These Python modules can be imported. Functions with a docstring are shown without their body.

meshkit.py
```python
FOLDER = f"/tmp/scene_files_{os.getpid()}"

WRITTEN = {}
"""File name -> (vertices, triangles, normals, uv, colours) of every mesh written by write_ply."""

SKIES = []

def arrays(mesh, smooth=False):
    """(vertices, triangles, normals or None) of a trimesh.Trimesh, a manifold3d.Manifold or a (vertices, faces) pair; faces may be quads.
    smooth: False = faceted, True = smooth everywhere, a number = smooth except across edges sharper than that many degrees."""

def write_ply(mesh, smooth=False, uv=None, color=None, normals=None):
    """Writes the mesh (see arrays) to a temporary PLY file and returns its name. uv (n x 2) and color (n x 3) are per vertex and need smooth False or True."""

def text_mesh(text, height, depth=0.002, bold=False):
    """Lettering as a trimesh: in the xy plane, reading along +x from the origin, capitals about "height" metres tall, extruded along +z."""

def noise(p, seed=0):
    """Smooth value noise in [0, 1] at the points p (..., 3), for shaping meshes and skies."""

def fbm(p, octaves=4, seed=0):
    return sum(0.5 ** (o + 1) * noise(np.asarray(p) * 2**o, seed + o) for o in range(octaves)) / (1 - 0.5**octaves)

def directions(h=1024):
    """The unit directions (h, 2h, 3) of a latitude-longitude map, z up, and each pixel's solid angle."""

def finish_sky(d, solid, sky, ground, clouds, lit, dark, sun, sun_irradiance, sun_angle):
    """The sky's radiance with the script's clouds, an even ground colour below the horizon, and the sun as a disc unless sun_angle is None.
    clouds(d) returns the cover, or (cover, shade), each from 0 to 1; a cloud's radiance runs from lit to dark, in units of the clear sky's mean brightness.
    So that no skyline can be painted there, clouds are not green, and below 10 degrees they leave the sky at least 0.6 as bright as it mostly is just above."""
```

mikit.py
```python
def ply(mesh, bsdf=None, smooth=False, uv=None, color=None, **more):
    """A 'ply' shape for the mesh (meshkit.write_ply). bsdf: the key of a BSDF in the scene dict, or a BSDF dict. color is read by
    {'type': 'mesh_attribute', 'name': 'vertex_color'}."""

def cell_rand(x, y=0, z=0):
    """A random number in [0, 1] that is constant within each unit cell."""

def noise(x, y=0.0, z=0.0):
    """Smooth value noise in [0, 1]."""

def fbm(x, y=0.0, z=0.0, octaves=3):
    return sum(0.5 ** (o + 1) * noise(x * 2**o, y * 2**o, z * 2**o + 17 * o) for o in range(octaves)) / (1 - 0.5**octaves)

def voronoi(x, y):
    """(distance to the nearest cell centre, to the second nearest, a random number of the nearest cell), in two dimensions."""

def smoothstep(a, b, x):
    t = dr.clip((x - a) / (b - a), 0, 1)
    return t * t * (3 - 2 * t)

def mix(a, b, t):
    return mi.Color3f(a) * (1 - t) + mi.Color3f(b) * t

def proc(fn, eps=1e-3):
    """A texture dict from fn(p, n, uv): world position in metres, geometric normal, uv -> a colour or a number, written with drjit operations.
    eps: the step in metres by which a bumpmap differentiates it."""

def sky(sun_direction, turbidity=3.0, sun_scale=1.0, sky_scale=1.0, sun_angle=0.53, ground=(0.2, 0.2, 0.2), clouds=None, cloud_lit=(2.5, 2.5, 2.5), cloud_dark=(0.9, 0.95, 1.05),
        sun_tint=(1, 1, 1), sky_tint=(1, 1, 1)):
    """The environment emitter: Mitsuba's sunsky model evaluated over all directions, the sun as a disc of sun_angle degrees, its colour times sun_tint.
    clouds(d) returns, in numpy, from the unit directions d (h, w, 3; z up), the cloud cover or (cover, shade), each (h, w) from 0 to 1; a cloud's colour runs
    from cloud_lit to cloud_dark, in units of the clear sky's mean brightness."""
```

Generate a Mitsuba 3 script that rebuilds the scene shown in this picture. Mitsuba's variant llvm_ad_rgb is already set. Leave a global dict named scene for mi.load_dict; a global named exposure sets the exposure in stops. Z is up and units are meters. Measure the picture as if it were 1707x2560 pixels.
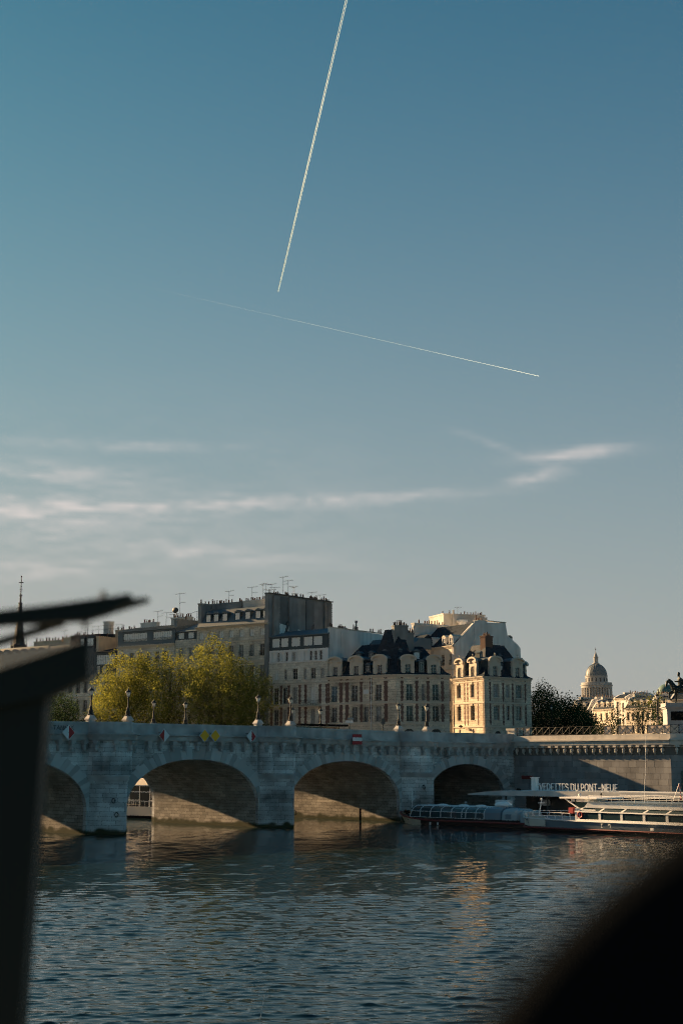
import math, random
import numpy as np, trimesh, drjit as dr, mitsuba as mi, mikit, meshkit
from mikit import proc, noise, fbm, cell_rand, smoothstep, mix
from shapely.geometry import Polygon, Point, box as sbox
from shapely import affinity
from shapely.ops import unary_union
T = mi.ScalarTransform4f
scene, labels = {}, {}

# ------------------------------------------------------------------ camera, sky, exposure
PITCH = math.radians(9.97)
EYE = (0, 0, 7.3)
scene['camera'] = {'type': 'thinlens', 'fov': 2 * math.degrees(math.atan(853.5 / 3555)), 'fov_axis': 'x',
                   'aperture_radius': 0.0068, 'focus_distance': 175.0, 'near_clip': 0.05, 'far_clip': 90000.0,
                   'to_world': T().look_at(origin=EYE, target=(0, math.cos(PITCH), EYE[2] + math.sin(PITCH)), up=(0, 0, 1))}
exposure = 1.9
HAZE = .00001                                                        # extinction of the air per metre
SUN_AZ, SUN_EL = math.radians(38.0), math.radians(17.5)      # to the left of the view and behind the buildings
SUN = (-math.cos(SUN_AZ) * math.cos(SUN_EL), math.sin(SUN_AZ) * math.cos(SUN_EL), math.sin(SUN_EL))


def clouds(d):
    az = np.degrees(np.arctan2(d[..., 0], d[..., 1])); el = np.degrees(np.arcsin(d[..., 2]))
    n1 = meshkit.fbm(np.stack([az * .22, el * 1.5 + az * .09, 0 * az + 3], -1), 5, 4)
    n2 = meshkit.fbm(np.stack([az * .8 + n1 * 2.5, el * 5.5 - az * .25 + n1 * 4, 0 * az + 9], -1), 5, 11)
    streak = np.clip((.5 * n1 + .5 * n2 - .42) * 5.0, 0, 1)

    def blob(a, e, sa, se, tilt=0):
        return np.exp(-((az - a) / sa) ** 2 - ((el - e - tilt * (az - a)) / se) ** 2)
    m = .75 * blob(-13.5, 9.75, 5.2, .62) + .55 * blob(-7.0, 10.15, 4.2, .34, .05) + .6 * blob(0, 10.45, 4.6, .24, .04) + .5 * blob(-11.5, 11.3, 3.0, .35, -.05) + .28 * blob(-9, 12.5, 5, .22)
    m += .42 * blob(-6.5, 8.35, 5, .34, -.07) + .42 * blob(-13, 7.4, 4, .4, .05) + .85 * blob(7.9, 11.25, 1.2, .24, .22) + .7 * blob(9.6, 12.15, 2.0, .26, .06) + .3 * blob(6.0, 12.7, 1.1, .14, -.35) + .25 * blob(-32, 9, 14, 2)
    fine = .35 + 1.0 * np.clip((n2 - .32) * 2.6, 0, 1.25)
    sunward = .5 + .5 * np.cos(np.radians(az + 60))
    veil = np.clip(VEIL * np.exp(-(np.maximum(el, 0) / 16.0) ** 1.5) * (.25 + .95 * sunward), 0, .9)      # thin haze that thickens towards the horizon and the sun
    wisps = np.clip(m * fine * .8 + .10 * streak * np.exp(-((el - 9) / 4.0) ** 2) / (1 + np.exp((az - 1) / 2.5)), 0, .9) * .75
    cover = 1 - (1 - veil) * (1 - wisps)
    return cover, veil * (1 - wisps) / np.maximum(cover, 1e-6)


VEIL = 1.02
scene['sky'] = mikit.sky(SUN, turbidity=3.0, sun_scale=3.6, sky_scale=.72, ground=(.05, .06, .06), clouds=clouds, cloud_lit=(6.0, 5.3, 5.0), cloud_dark=(3.35, 3.1, 2.9),
                         sun_tint=(1.0, .895, .86), sky_tint=(.21, .92, 1.04))


# ------------------------------------------------------------------ materials
def lin(*c): return {'type': 'rgb', 'value': list(c)}
def mat(key, col, rough=.7, **k):
    scene[key] = {'type': 'twosided', 'b': {'type': 'principled', 'base_color': col if isinstance(col, dict) else lin(*col), 'roughness': rough, 'specular': k.pop('specular', .3), **k}}
    return key


def masonry(base, h, l, var=.16, dark=.45, joint=.025, moss=False, stain=.5):
    def fn(p, n, uv):
        r = dr.floor(uv.y / h)
        x = uv.x / l + cell_rand(r, 5) * 3
        c = dr.floor(x)
        k = cell_rand(c, r, 7)
        fx, fy = (x - c) * l, uv.y - r * h
        e = dr.minimum(dr.minimum(fx, l - fx), dr.minimum(fy, h - fy))
        s = fbm(p.x * .3 + 40, p.y * .3 + 11, p.z * .45 + 5, 4)
        g = noise(uv.x * 6, uv.y * 9) * .18 + .91
        s = .7 * s + .3 * fbm(uv.x * .9 + 3, uv.y * .25, p.x * .1, 3)
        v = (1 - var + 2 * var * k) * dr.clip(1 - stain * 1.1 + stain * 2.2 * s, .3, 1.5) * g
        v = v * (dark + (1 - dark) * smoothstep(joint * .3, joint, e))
        col = mi.Color3f(*base) * v
        if moss:
            m = 1 - smoothstep(.25, .75, p.z + (noise(p.x * 1.3, p.y * 1.3, p.z * 2) - .5) * .7)
            col = mix(col, mi.Color3f(.020, .026, .008), m)
        return col
    return proc(fn)


def plaster(base, amt=.35, sc=.4):
    def fn(p, n, uv):
        s = fbm(p.x * sc + 9, p.y * sc + 3, p.z * sc, 4); g = noise(uv.x * 1.7, uv.y * .35 + 8)
        return mi.Color3f(*base) * (1 - amt + amt * 1.5 * s + .25 * (g - .5))
    return proc(fn)


def slates(base):
    def fn(p, n, uv):
        r = dr.floor(uv.y / .22); c = dr.floor(uv.x / .3 + .5 * r)
        return mi.Color3f(*base) * (.65 + .7 * cell_rand(c, r)) * (.7 + .6 * fbm(p.x * .5, p.y * .5, p.z * .5, 3))
    return proc(fn)


def weave(base, amt, sx, sy):
    def fn(p, n, uv): return mi.Color3f(*base) * (1 - amt + 2 * amt * fbm(uv.x * sx, uv.y * sy, 0, 3))
    return proc(fn)


mat('m_bridge', masonry((.40, .40, .395), .46, 1.25, .2, .45, .03, True, 1.5), .85)
mat('m_soffit', masonry((.25, .235, .21), .36, 1.0, .3, .4, .035, True, .7), .95)  # bridge stone made darker to put the vault shade into the colour
mat('m_facade', masonry((.54, .465, .37), .42, 1.0, .14, .5, .03, False, .8), .85)
mat('m_facade_grey', masonry((.54, .50, .43), .42, 1.0, .12, .55, .03, False, .8), .85)
mat('m_plaster', plaster((.50, .49, .46)), .9)
mat('m_white_plaster', plaster((.64, .63, .60), .25), .9)
mat('m_cream', plaster((.62, .55, .45), .2), .9)
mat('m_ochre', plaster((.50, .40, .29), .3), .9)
mat('m_flue', plaster((.21, .225, .23), .5, .5), .9)
mat('m_slate', slates((.014, .024, .036)), .7, specular=.1)
mat('m_brick', weave((.13, .078, .064), .3, 5, 9), .9)
mat('m_granite', plaster((.30, .31, .32), .25, 1.2), .7)
mat('m_stone_trim', (.48, .43, .36), .8)
mat('m_zinc', (.075, .105, .125), .5)
mat('m_zinc_dark', (.03, .05, .06), .5)
mat('m_frame', (.40, .42, .42), .6)
mat('m_frame_dark', (.05, .06, .065), .6)
mat('m_shutter', (.07, .12, .15), .6)
mat('m_glass', (.008, .011, .014), .08, specular=.45)
mat('m_curtain', (.66, .66, .63), .5)
mat('m_iron', (.012, .015, .017), .5)
mat('m_clay', (.11, .065, .05), .8)
mat('m_bronze', (.015, .024, .026), .45, metallic=.3)
mat('m_lantern', (.80, .74, .64), .35)
mat('m_white', (.80, .80, .78), .5)
mat('m_offwhite', (.58, .59, .59), .55)
mat('m_red', (.32, .02, .025), .5)
mat('m_yellow', (.72, .36, .01), .5)
mat('m_hull_white', (.50, .46, .40), .45)
mat('m_hull_blue', (.14, .19, .23), .4)
mat('m_hull_dark', (.018, .012, .012), .5)
mat('m_rub_red', (.16, .03, .028), .5)
mat('m_black', (.006, .007, .008), 1.0, specular=0.0)
mat('m_boxgreen', (.005, .012, .014), .5, specular=.15)
mat('m_asphalt', (.05, .05, .05), .9)
mat('m_earth', (.09, .085, .07), .95)
mat('m_panel_glint', (.52, .43, .36), .7)
mat('m_bark', (.045, .038, .03), .9)
mat('m_tarp', (.05, .09, .08), .7)
mat('m_copper', (.09, .16, .14), .6)
mat('m_lead', (.12, .15, .165), .55)
scene['m_leaf'] = {'type': 'principledthin', 'base_color': {'type': 'mesh_attribute', 'name': 'vertex_color'}, 'roughness': .55, 'diff_trans': .9, 'spec_trans': 0.0, 'eta': 1.4}
scene['m_contrail'] = {'type': 'principledthin', 'base_color': lin(.66, .86, .99), 'roughness': .9, 'diff_trans': 1.2, 'spec_trans': 0.0, 'eta': 1.2}  # bluish base puts whiter high-altitude sunlight into the colour
scene['m_water'] = {'type': 'principled', 'base_color': lin(.004, .011, .013), 'roughness': .05, 'specular': .27}


# ------------------------------------------------------------------ building blocks
class Frame:
    """u along a line at the angle ang, v into the depth (away from the viewer's side), w up."""
    def __init__(s, o, ang=0.0):
        a = math.radians(ang); s.o = np.array([o[0], o[1], o[2] if len(o) > 2 else 0.0])
        s.a = np.array([[math.cos(a), math.sin(a), 0], [-math.sin(a), math.cos(a), 0], [0, 0, 1]])
    def __call__(s, p): return np.asarray(p, float) @ s.a + s.o
    def at(s, u, v, w=0.0, ang=0.0):
        f = Frame(s((u, v, w))); c, q = math.cos(math.radians(ang)), math.sin(math.radians(ang))
        f.a = np.array([[c, q, 0], [-q, c, 0], [0, 0, 1]]) @ s.a; return f


W0 = Frame((0, 0, 0))


def tri_poly(poly):
    return trimesh.creation.triangulate_polygon(poly, engine='earcut')


class M:
    def __init__(s): s.t = []
    def tris(s, v, f):
        v = np.asarray(v, float); f = np.asarray(f, int)
        if f.shape[1] == 4: f = np.vstack([f[:, [0, 1, 2]], f[:, [0, 2, 3]]])
        s.t.append(v[f]); return s
    def tm(s, m): return s.tris(m.vertices, m.faces)
    def box(s, u0, u1, v0, v1, w0, w1):
        x = np.array([[a, b, c] for a in (u0, u1) for b in (v0, v1) for c in (w0, w1)])
        return s.tris(x, [[0, 1, 3, 2], [4, 6, 7, 5], [0, 4, 5, 1], [2, 3, 7, 6], [0, 2, 6, 4], [1, 5, 7, 3]])
    def hexa(s, b, t):
        """a block from 4 bottom and 4 top corners (anticlockwise from above)"""
        return s.tris(np.vstack([b, t]), [[3, 2, 1, 0], [4, 5, 6, 7], [0, 1, 5, 4], [1, 2, 6, 5], [2, 3, 7, 6], [3, 0, 4, 7]])
    def prism(s, poly, axis, a, b):
        if not hasattr(poly, 'exterior') and not hasattr(poly, 'geoms'): poly = Polygon(poly)
        for g in getattr(poly, 'geoms', [poly]):
            if g.area < 1e-6: continue
            m = trimesh.creation.extrude_polygon(g, b - a, engine='earcut')
            x = np.array(m.vertices); x[:, 2] += a; f = m.faces
            if axis == 'v': x, f = x[:, [0, 2, 1]], f[:, ::-1]
            elif axis == 'u': x = x[:, [2, 0, 1]]
            s.tris(x, f)
        return s
    def tube(s, p, q, r0, r1=None, n=8):
        r1 = r0 if r1 is None else r1; p, q = np.asarray(p, float), np.asarray(q, float)
        d = (q - p) / (np.linalg.norm(q - p) + 1e-9); a = np.cross(d, [0, 0, 1.0] if abs(d[2]) < .9 else [1.0, 0, 0]); a /= np.linalg.norm(a); b = np.cross(d, a)
        k = np.arange(n) * 2 * math.pi / n; c = np.cos(k)[:, None] * a + np.sin(k)[:, None] * b
        v = np.vstack([p + c * r0, q + c * r1, p, q]); i = np.arange(n); j = (i + 1) % n
        f = np.vstack([np.stack([i, j, j + n], 1), np.stack([i, j + n, i + n], 1), np.stack([j, i, i * 0 + 2 * n], 1), np.stack([i + n, j + n, i * 0 + 2 * n + 1], 1)])
        return s.tris(v, f)
    def path(s, pts, r, n=6):
        for p, q in zip(pts[:-1], pts[1:]): s.tube(p, q, r, r, n)
        return s
    def lathe(s, prof, c=(0, 0), n=16, a0=0.0, a1=2 * math.pi):
        full = abs(a1 - a0 - 2 * math.pi) < 1e-6; k = a0 + (a1 - a0) * np.arange(n + (not full)) / n
        v = np.array([[c[0] + r * math.cos(t), c[1] + r * math.sin(t), w] for r, w in prof for t in k]); m = len(k); f = []
        for i in range(len(prof) - 1):
            for j in range(m if full else m - 1):
                f.append([i * m + j, i * m + (j + 1) % m, (i + 1) * m + (j + 1) % m, (i + 1) * m + j])
        return s.tris(v, f)
    def ball(s, c, r, sub=2):
        m = trimesh.creation.icosphere(sub); return s.tris(np.array(m.vertices) * np.asarray(r) + np.asarray(c), m.faces)
    def add(s, o): s.t += o.t; return s


def num(key):
    if key not in scene and key not in used: used.add(key); return key
    i = counts.get(key, 0) + 1
    counts[key] = i; k = f'{key}_{i:03d}'; used.add(k); return k
used, counts = set(), {}


def put(key, m, bsdf, fr=W0, smooth=False, bend=None):
    """writes the mesh as one entry; uv in metres by the face's main direction in its own frame"""
    key = num(key)
    t = np.concatenate(m.t); n = np.cross(t[:, 1] - t[:, 0], t[:, 2] - t[:, 0]); ok = np.linalg.norm(n, axis=1) > 1e-10
    t, n = t[ok], np.abs(n[ok])
    if smooth is not False:
        v = t.reshape(-1, 3); v = bend(v) if bend else v
        mesh = trimesh.Trimesh(fr(v), np.arange(len(v)).reshape(-1, 3), process=True)
        scene[key] = mikit.ply(mesh, bsdf, smooth)
        return key
    ax = n.argmax(1); uv = np.empty((len(t), 3, 2))
    for a, (i, j) in enumerate(((1, 2), (0, 2), (0, 1))): uv[ax == a] = t[ax == a][:, :, [i, j]]
    v = t.reshape(-1, 3); v = bend(v) if bend else v
    scene[key] = mikit.ply((fr(v), np.arange(len(v)).reshape(-1, 3)), bsdf, False, uv=uv.reshape(-1, 2))
    return key


def thing(name, label, cat, group=None, kind=None):
    key = num(name); tag(key, label, cat, group, kind); return key
def tag(key, label=None, cat=None, group=None, kind=None):
    labels[key] = {k: x for k, x in (('label', label), ('category', cat), ('group', group), ('kind', kind)) if x}
def one(name, m, bsdf, fr, label, cat, group=None, kind=None, **k):
    key = put(name, m, bsdf, fr, **k); tag(key, label, cat, group, kind); return key
def struct(name, m, bsdf, label, fr=W0, **k):
    key = put(name, m, bsdf, fr, **k); labels[key] = {'kind': 'structure', 'label': label}; return key


# ------------------------------------------------------------------ water
def make_water():
    rng = np.random.default_rng(5)
    d = [31.0]
    while d[-1] < 340: d.append(d[-1] * (1.00125 if d[-1] < 80 else 1.0025 if d[-1] < 230 else 1.006))
    d = np.array(d); a = np.radians(np.concatenate([np.linspace(-60, -15.5, 50)[:-1], np.linspace(-15.5, 15.5, 430), np.linspace(15.5, 60, 50)[1:]]))
    D, A = np.meshgrid(d, a, indexing='ij'); X, Y = D * np.tan(A), D
    Z = np.zeros_like(X)
    patch = meshkit.fbm(np.stack([X * .03, Y * .022, 0 * X], -1), 3, 2); patch = np.clip(.85 + 1.6 * (patch - .45), .6, 1.25)
    p2 = meshkit.fbm(np.stack([X * .3, Y * .22, 0 * X + 4], -1), 2, 8)
    for i in range(110):
        lam = .3 * 2.0 ** (rng.random() ** 1.1 * 2.4); th = rng.normal(1.52, .3); k = 2 * math.pi / lam
        kx, ky = k * math.cos(th), k * math.sin(th)
        amp = WAVE * lam * (.27 / lam) ** .25 * (.6 + .8 * rng.random())
        res = np.clip(lam / (2.3 * D * .0022) - .5, 0, 1)
        Z += amp * res * np.sin(kx * X + ky * Y + rng.random() * 6.28 + 1.6 * (p2 - .5))
    Z *= patch * (.75 + .5 * p2); z = Z / Z.std(); Z = Z.std() * (np.exp(.25 * z) - 1) / .25
    n, m = X.shape; idx = np.arange(n * m).reshape(n, m)
    f = np.stack([idx[:-1, :-1], idx[:-1, 1:], idx[1:, 1:], idx[1:, :-1]], -1).reshape(-1, 4)
    scene['water'] = mikit.ply((np.stack([X, Y, Z], -1).reshape(-1, 3), f), 'm_water', True)
    labels['water'] = {'kind': 'structure', 'label': 'rippled dark teal river water in front of the stone bridge'}
WAVE = .0026
make_water()
mb = M(); mb.box(-900, 900, -60, 900, -3.2, -3)
struct('river_bed', mb, 'm_earth', 'dark bed of the river under the water')

# ------------------------------------------------------------------ the stone bridge
BR = Frame((-24.54, 149.14, 0), 44)
PIERS = [-22.6, .55, 23.45, 46.7]
ARCHES = [(-20.2, -2.0, 7.55), (2.95, 21.1, 7.55), (25.85, 44.1, 7.38), (49.2, 64.5, 7.0)]
T0, T1, BW = -33.0, 66.9, 20.0
def sag(t): x = np.clip((np.asarray(t, float) - 15) / 35, 0, 1); return -.33 * x * x * (3 - 2 * x)
def bend(v): v = v.copy(); v[:, 2] += sag(v[:, 0]) * np.clip((v[:, 2] - 7.7) / .8, 0, 1); return v


def arch_pts(a, b, crown, off=0.0, n=40, spring=2.3):
    c, r = (a + b) / 2, (b - a) / 2; k = np.linspace(math.pi, 0, n + 1); e = 2 / 2.15
    return [(c + (r + off) * math.copysign(abs(math.cos(t)) ** e, math.cos(t)), spring + (crown - spring + off) * math.sin(t) ** e) for t in k]


def make_bridge():
    B = thing('stone_bridge', 'old grey stone bridge with round arches, bulging pier turrets and carved corbels', 'bridge')
    face = sbox(T0, -2.5, T1, 9.5)
    for a, b, c in ARCHES: face = face.difference(Polygon([(a, -3)] + arch_pts(a, b, c) + [(b, -3)]))
    m = M().prism(face, 'v', 0, .5); put(B + '__spandrel', m, 'm_bridge', BR, bend=bend)
    m = M().prism(face, 'v', BW - .5, BW); put(B + '__spandrel', m, 'm_bridge', BR, bend=bend)
    for a, b, c in ARCHES:                                           # the vaults, with their courses along the passage
        p = np.array([(a, -2.5)] + arch_pts(a, b, c) + [(b, -2.5)]); s = np.concatenate([[0], np.cumsum(np.linalg.norm(np.diff(p, axis=0), axis=1))])
        vs = np.linspace(.5, BW - .5, 9); v = np.array([[q[0], y, q[1]] for y in vs for q in p]); uv = np.array([[y, t] for y in vs for t in s]); k = len(p)
        f = [[i * k + j, i * k + j + 1, (i + 1) * k + j + 1, (i + 1) * k + j] for i in range(8) for j in range(k - 1)]
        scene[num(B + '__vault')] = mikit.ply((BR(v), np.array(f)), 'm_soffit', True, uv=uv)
    rng = random.Random(3)
    for n, (a, b, c) in enumerate(ARCHES):                           # the rings of arch stones
        cnt = 41 if n < 3 else 33; i0 = arch_pts(a, b, c, 0, cnt, 2.3); mean = .3
        for i in range(cnt):
            h = 1.12 + (.28 if i % 2 else 0) + rng.uniform(-.06, .06); o1, o2 = arch_pts(a, b, c, h, cnt, 2.3)[i:i + 2]
            p1, p2 = np.array(i0[i]), np.array(i0[i + 1]); o1, o2 = np.array(o1), np.array(o2); g = .022
            q = [p1 + (p2 - p1) * g, p2 - (p2 - p1) * g, o2 - (o2 - o1) * g, o1 + (o1 - o1) + (o2 - o1) * g]
            if max(x[1] for x in q) > 8.9: q = [np.array([x[0], min(x[1], 8.9)]) for x in q]
            if n == 0 and q[0][0] < -14: continue
            put(B + '__voussoir', M().prism([tuple(x) for x in q], 'v', -.05 - rng.uniform(0, .05), .02), 'm_voussoir%d' % rng.randrange(3), BR, bend=bend)
    for n, c in enumerate(PIERS):
        cut = Polygon([(c - 2.3, .1), (c - 2.3, 0), (c - 1.25, -1.75), (c, -3.4), (c + 1.25, -1.75), (c + 2.3, 0), (c + 2.3, .1)])
        m = M().prism(cut, 'w', -2.5, 5.7); put(B + '__pier', m, 'm_bridge', BR)
        m = M().prism(cut.buffer(.14, join_style=2), 'w', 5.4, 5.72).prism(cut.buffer(.28, join_style=2), 'w', 5.72, 5.95); put(B + '__pier_ledge', m, 'm_bridge_trim', BR)
        m = M().prism(Point(c, .2).buffer(2.55, 12).intersection(sbox(c - 4, -4, c + 4, .1)), 'w', 5.95, 9.5); put(B + '__turret', m, 'm_bridge', BR, bend=bend)
    plan = unary_union([sbox(T0, 0, T1, BW)] + [Point(c, .2).buffer(2.55, 12) for c in PIERS] + [Point(c, BW - .2).buffer(2.55, 12) for c in PIERS])
    m = M()
    for o, z0, z1 in ((.12, 9.38, 9.5), (.42, 9.5, 9.62), (.5, 9.62, 9.86), (.62, 9.86, 9.95), (.45, 9.95, 10.03), (.78, 10.03, 10.16), (.2, 10.16, 10.3)):
        p = plan.buffer(o, join_style=2); m.prism(p.difference(plan.buffer(-.3)).segmentize(4), 'w', z0, z1)
    put(B + '__cornice', m, 'm_bridge_trim', BR, bend=bend)
    ring = plan.buffer(.02).difference(plan.buffer(-.42))
    k = 0
    for t in np.arange(T0 - 1, T1 + 1, 2.4):                          # parapet in long stones with open joints
        g = ring.intersection(sbox(t + .008, -9, t + 2.392, BW / 2))
        if not g.is_empty: put(B + '__parapet_stone', M().prism(g.segmentize(2), 'w', 10.3, 11.12), 'm_bridge_trim', BR, bend=bend)
    put(B + '__parapet_back', M().prism(ring.intersection(sbox(T0, BW / 2, T1, 99)).segmentize(4), 'w', 10.3, 11.12), 'm_bridge_trim', BR, bend=bend)
    cop = plan.buffer(.1).difference(plan.buffer(-.5)); put(B + '__coping', M().prism(cop.segmentize(4), 'w', 11.12, 11.34), 'm_bridge_trim', BR, bend=bend)
    put(B + '__deck', M().prism(plan.buffer(-.35).segmentize(4), 'w', 9.8, 10.1), 'm_asphalt', BR, bend=bend)

    tg = meshkit.text_mesh('TANNIK', .42, .006, bold=True); x = np.array(tg.vertices); put(B + '__graffiti_tag', M().tris(np.stack([x[:, 0] * 1.1 - 6.3, -.036 - x[:, 2], x[:, 1] + 10.5], 1), tg.faces), 'm_frame_dark', BR)

    def corbel(u, v, ang):
        m = M().box(-.26, .26, -.62, .05, .84, 1.06).box(-.2, .2, -.5, .05, .7, .84)
        m.ball((0, -.2, .48), (.21, .3, .3), 1).ball((0, -.3, .22), (.15, .18, .2), 1).ball((0, -.46, .46), (.07, .09, .12), 0).box(-.14, .14, -.12, .05, .02, .4)
        put(B + '__corbel', m, 'm_bridge_trim', BR.at(u, v, 8.36 + float(sag(u)), ang))
    for i in range(len(PIERS)):
        c = PIERS[i]
        for a in (-58, -18, 22, 60):
            r = math.radians(a); corbel(c + 2.55 * math.sin(r), .2 - 2.55 * math.cos(r), a)
        e = PIERS[i + 1] if i < 3 else T1 + 2.0
        k = int((e - c - 6.3) / 1.52); s = (e - c - 6.3) / k
        for j in range(k + 1): corbel(c + 3.15 + s * j, 0, 0)
    for c, du, w in ((.55, -.95, 3.4), (.55, -.75, 2.0), (23.45, .9, 1.6), (46.7, -.9, 4.2)):   # iron mooring rings on the piers
        k = np.linspace(0, 2 * math.pi, 13); v0 = -3.75 + 2.15 / 1.5 * abs(du)
        put(B + '__mooring_ring', M().path([(c + du + .2 * math.cos(a), v0 - .1, w + .24 * math.sin(a)) for a in k], .045, 5), 'm_iron', BR)
    return B


for i, c in enumerate(((.37, .37, .365), (.29, .29, .285), (.43, .43, .425))): mat('m_voussoir%d' % i, c, .85)
mat('m_bridge_trim', plaster((.42, .42, .415), .6, .7), .85)
BRIDGE = make_bridge()


# lamps on the bridge
def make_lamp(fr, label, group, h=3.5, ped=True, s=1.25):
    L = thing('street_lamp', label, 'street lamp', group)
    z = 0
    if ped:
        m = M().box(-.36, .36, -.34, .34, 0, .22).box(-.5, .5, -.44, .44, .22, .34).hexa([(-.46, -.4, .34), (.46, -.4, .34), (.46, .4, .34), (-.46, .4, .34)], [(-.2, -.19, .8), (.2, -.19, .8), (.2, .19, .8), (-.2, .19, .8)])
        put(L + '__pedestal', m, 'm_bridge_trim', fr); z = .7
    p = [(.24, z), (.25, z + .12), (.17, z + .2), (.19, z + .5), (.1, z + .62), (.13, z + .75), (.075, z + .95), (.06, h - 1.0), (.1, h - .92), (.05, h - .85), (.05, h - .8)]
    put(L + '__post', M().lathe([(r * s, w) for r, w in p], n=10), 'm_iron', fr, smooth=35)
    g = M().lathe([(.10 * s, h - .78), (.235 * s, h - .32)], n=6); put(L + '__lantern_glass', g, 'm_lantern', fr)
    m = M().lathe([(.27 * s, h - .33), (.26 * s, h - .27), (.16 * s, h - .13), (.1 * s, h - .1), (.09 * s, h - .02), (.03 * s, h + .04), (.015, h + .2), (0, h + .22)], n=8).lathe([(.05 * s, h - .82), (.12 * s, h - .78), (.1 * s, h - .76)], n=8)
    for i in range(6):
        a = i * math.pi / 3; m.tube((.1 * s * math.cos(a), .1 * s * math.sin(a), h - .78), (.235 * s * math.cos(a), .235 * s * math.sin(a), h - .32), .016, .016, 4)
    put(L + '__lantern_cap', m, 'm_iron', fr)
    return L


LN = {-1.75: 'first lamp from the dark bookstall, on the left end of the leftmost pier turret', 2.9: 'lamp before the yellow tree, on the right end of the leftmost pier turret',
      20.97: 'lamp on the left end of the middle pier turret, right of the yellow trees', 25.93: 'lamp on the right end of the middle pier turret, before the narrow house',
      44.1: 'lamp on the left end of the right pier turret, before the brick corner house', 49.3: 'lamp on the right end of the right pier turret, left of the sunlit facade'}
LB = {20.97: 'left small lamp on the far parapet before the yellow tree crowns', 25.93: 'right small lamp on the far parapet before the yellow tree crowns',
      44.1: 'small far parapet lamp close behind the middle turret lamp', 49.3: 'small far parapet lamp above the dark shelter roof'}
for t, l in LN.items(): make_lamp(BR.at(t, .05, 11.34 + float(sag(t))), l, 'lamps on the near bridge parapet')
for t, l in LB.items(): make_lamp(BR.at(t, BW - .1, 11.34 + float(sag(t))), l, 'lamps on the far bridge parapet')


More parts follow.
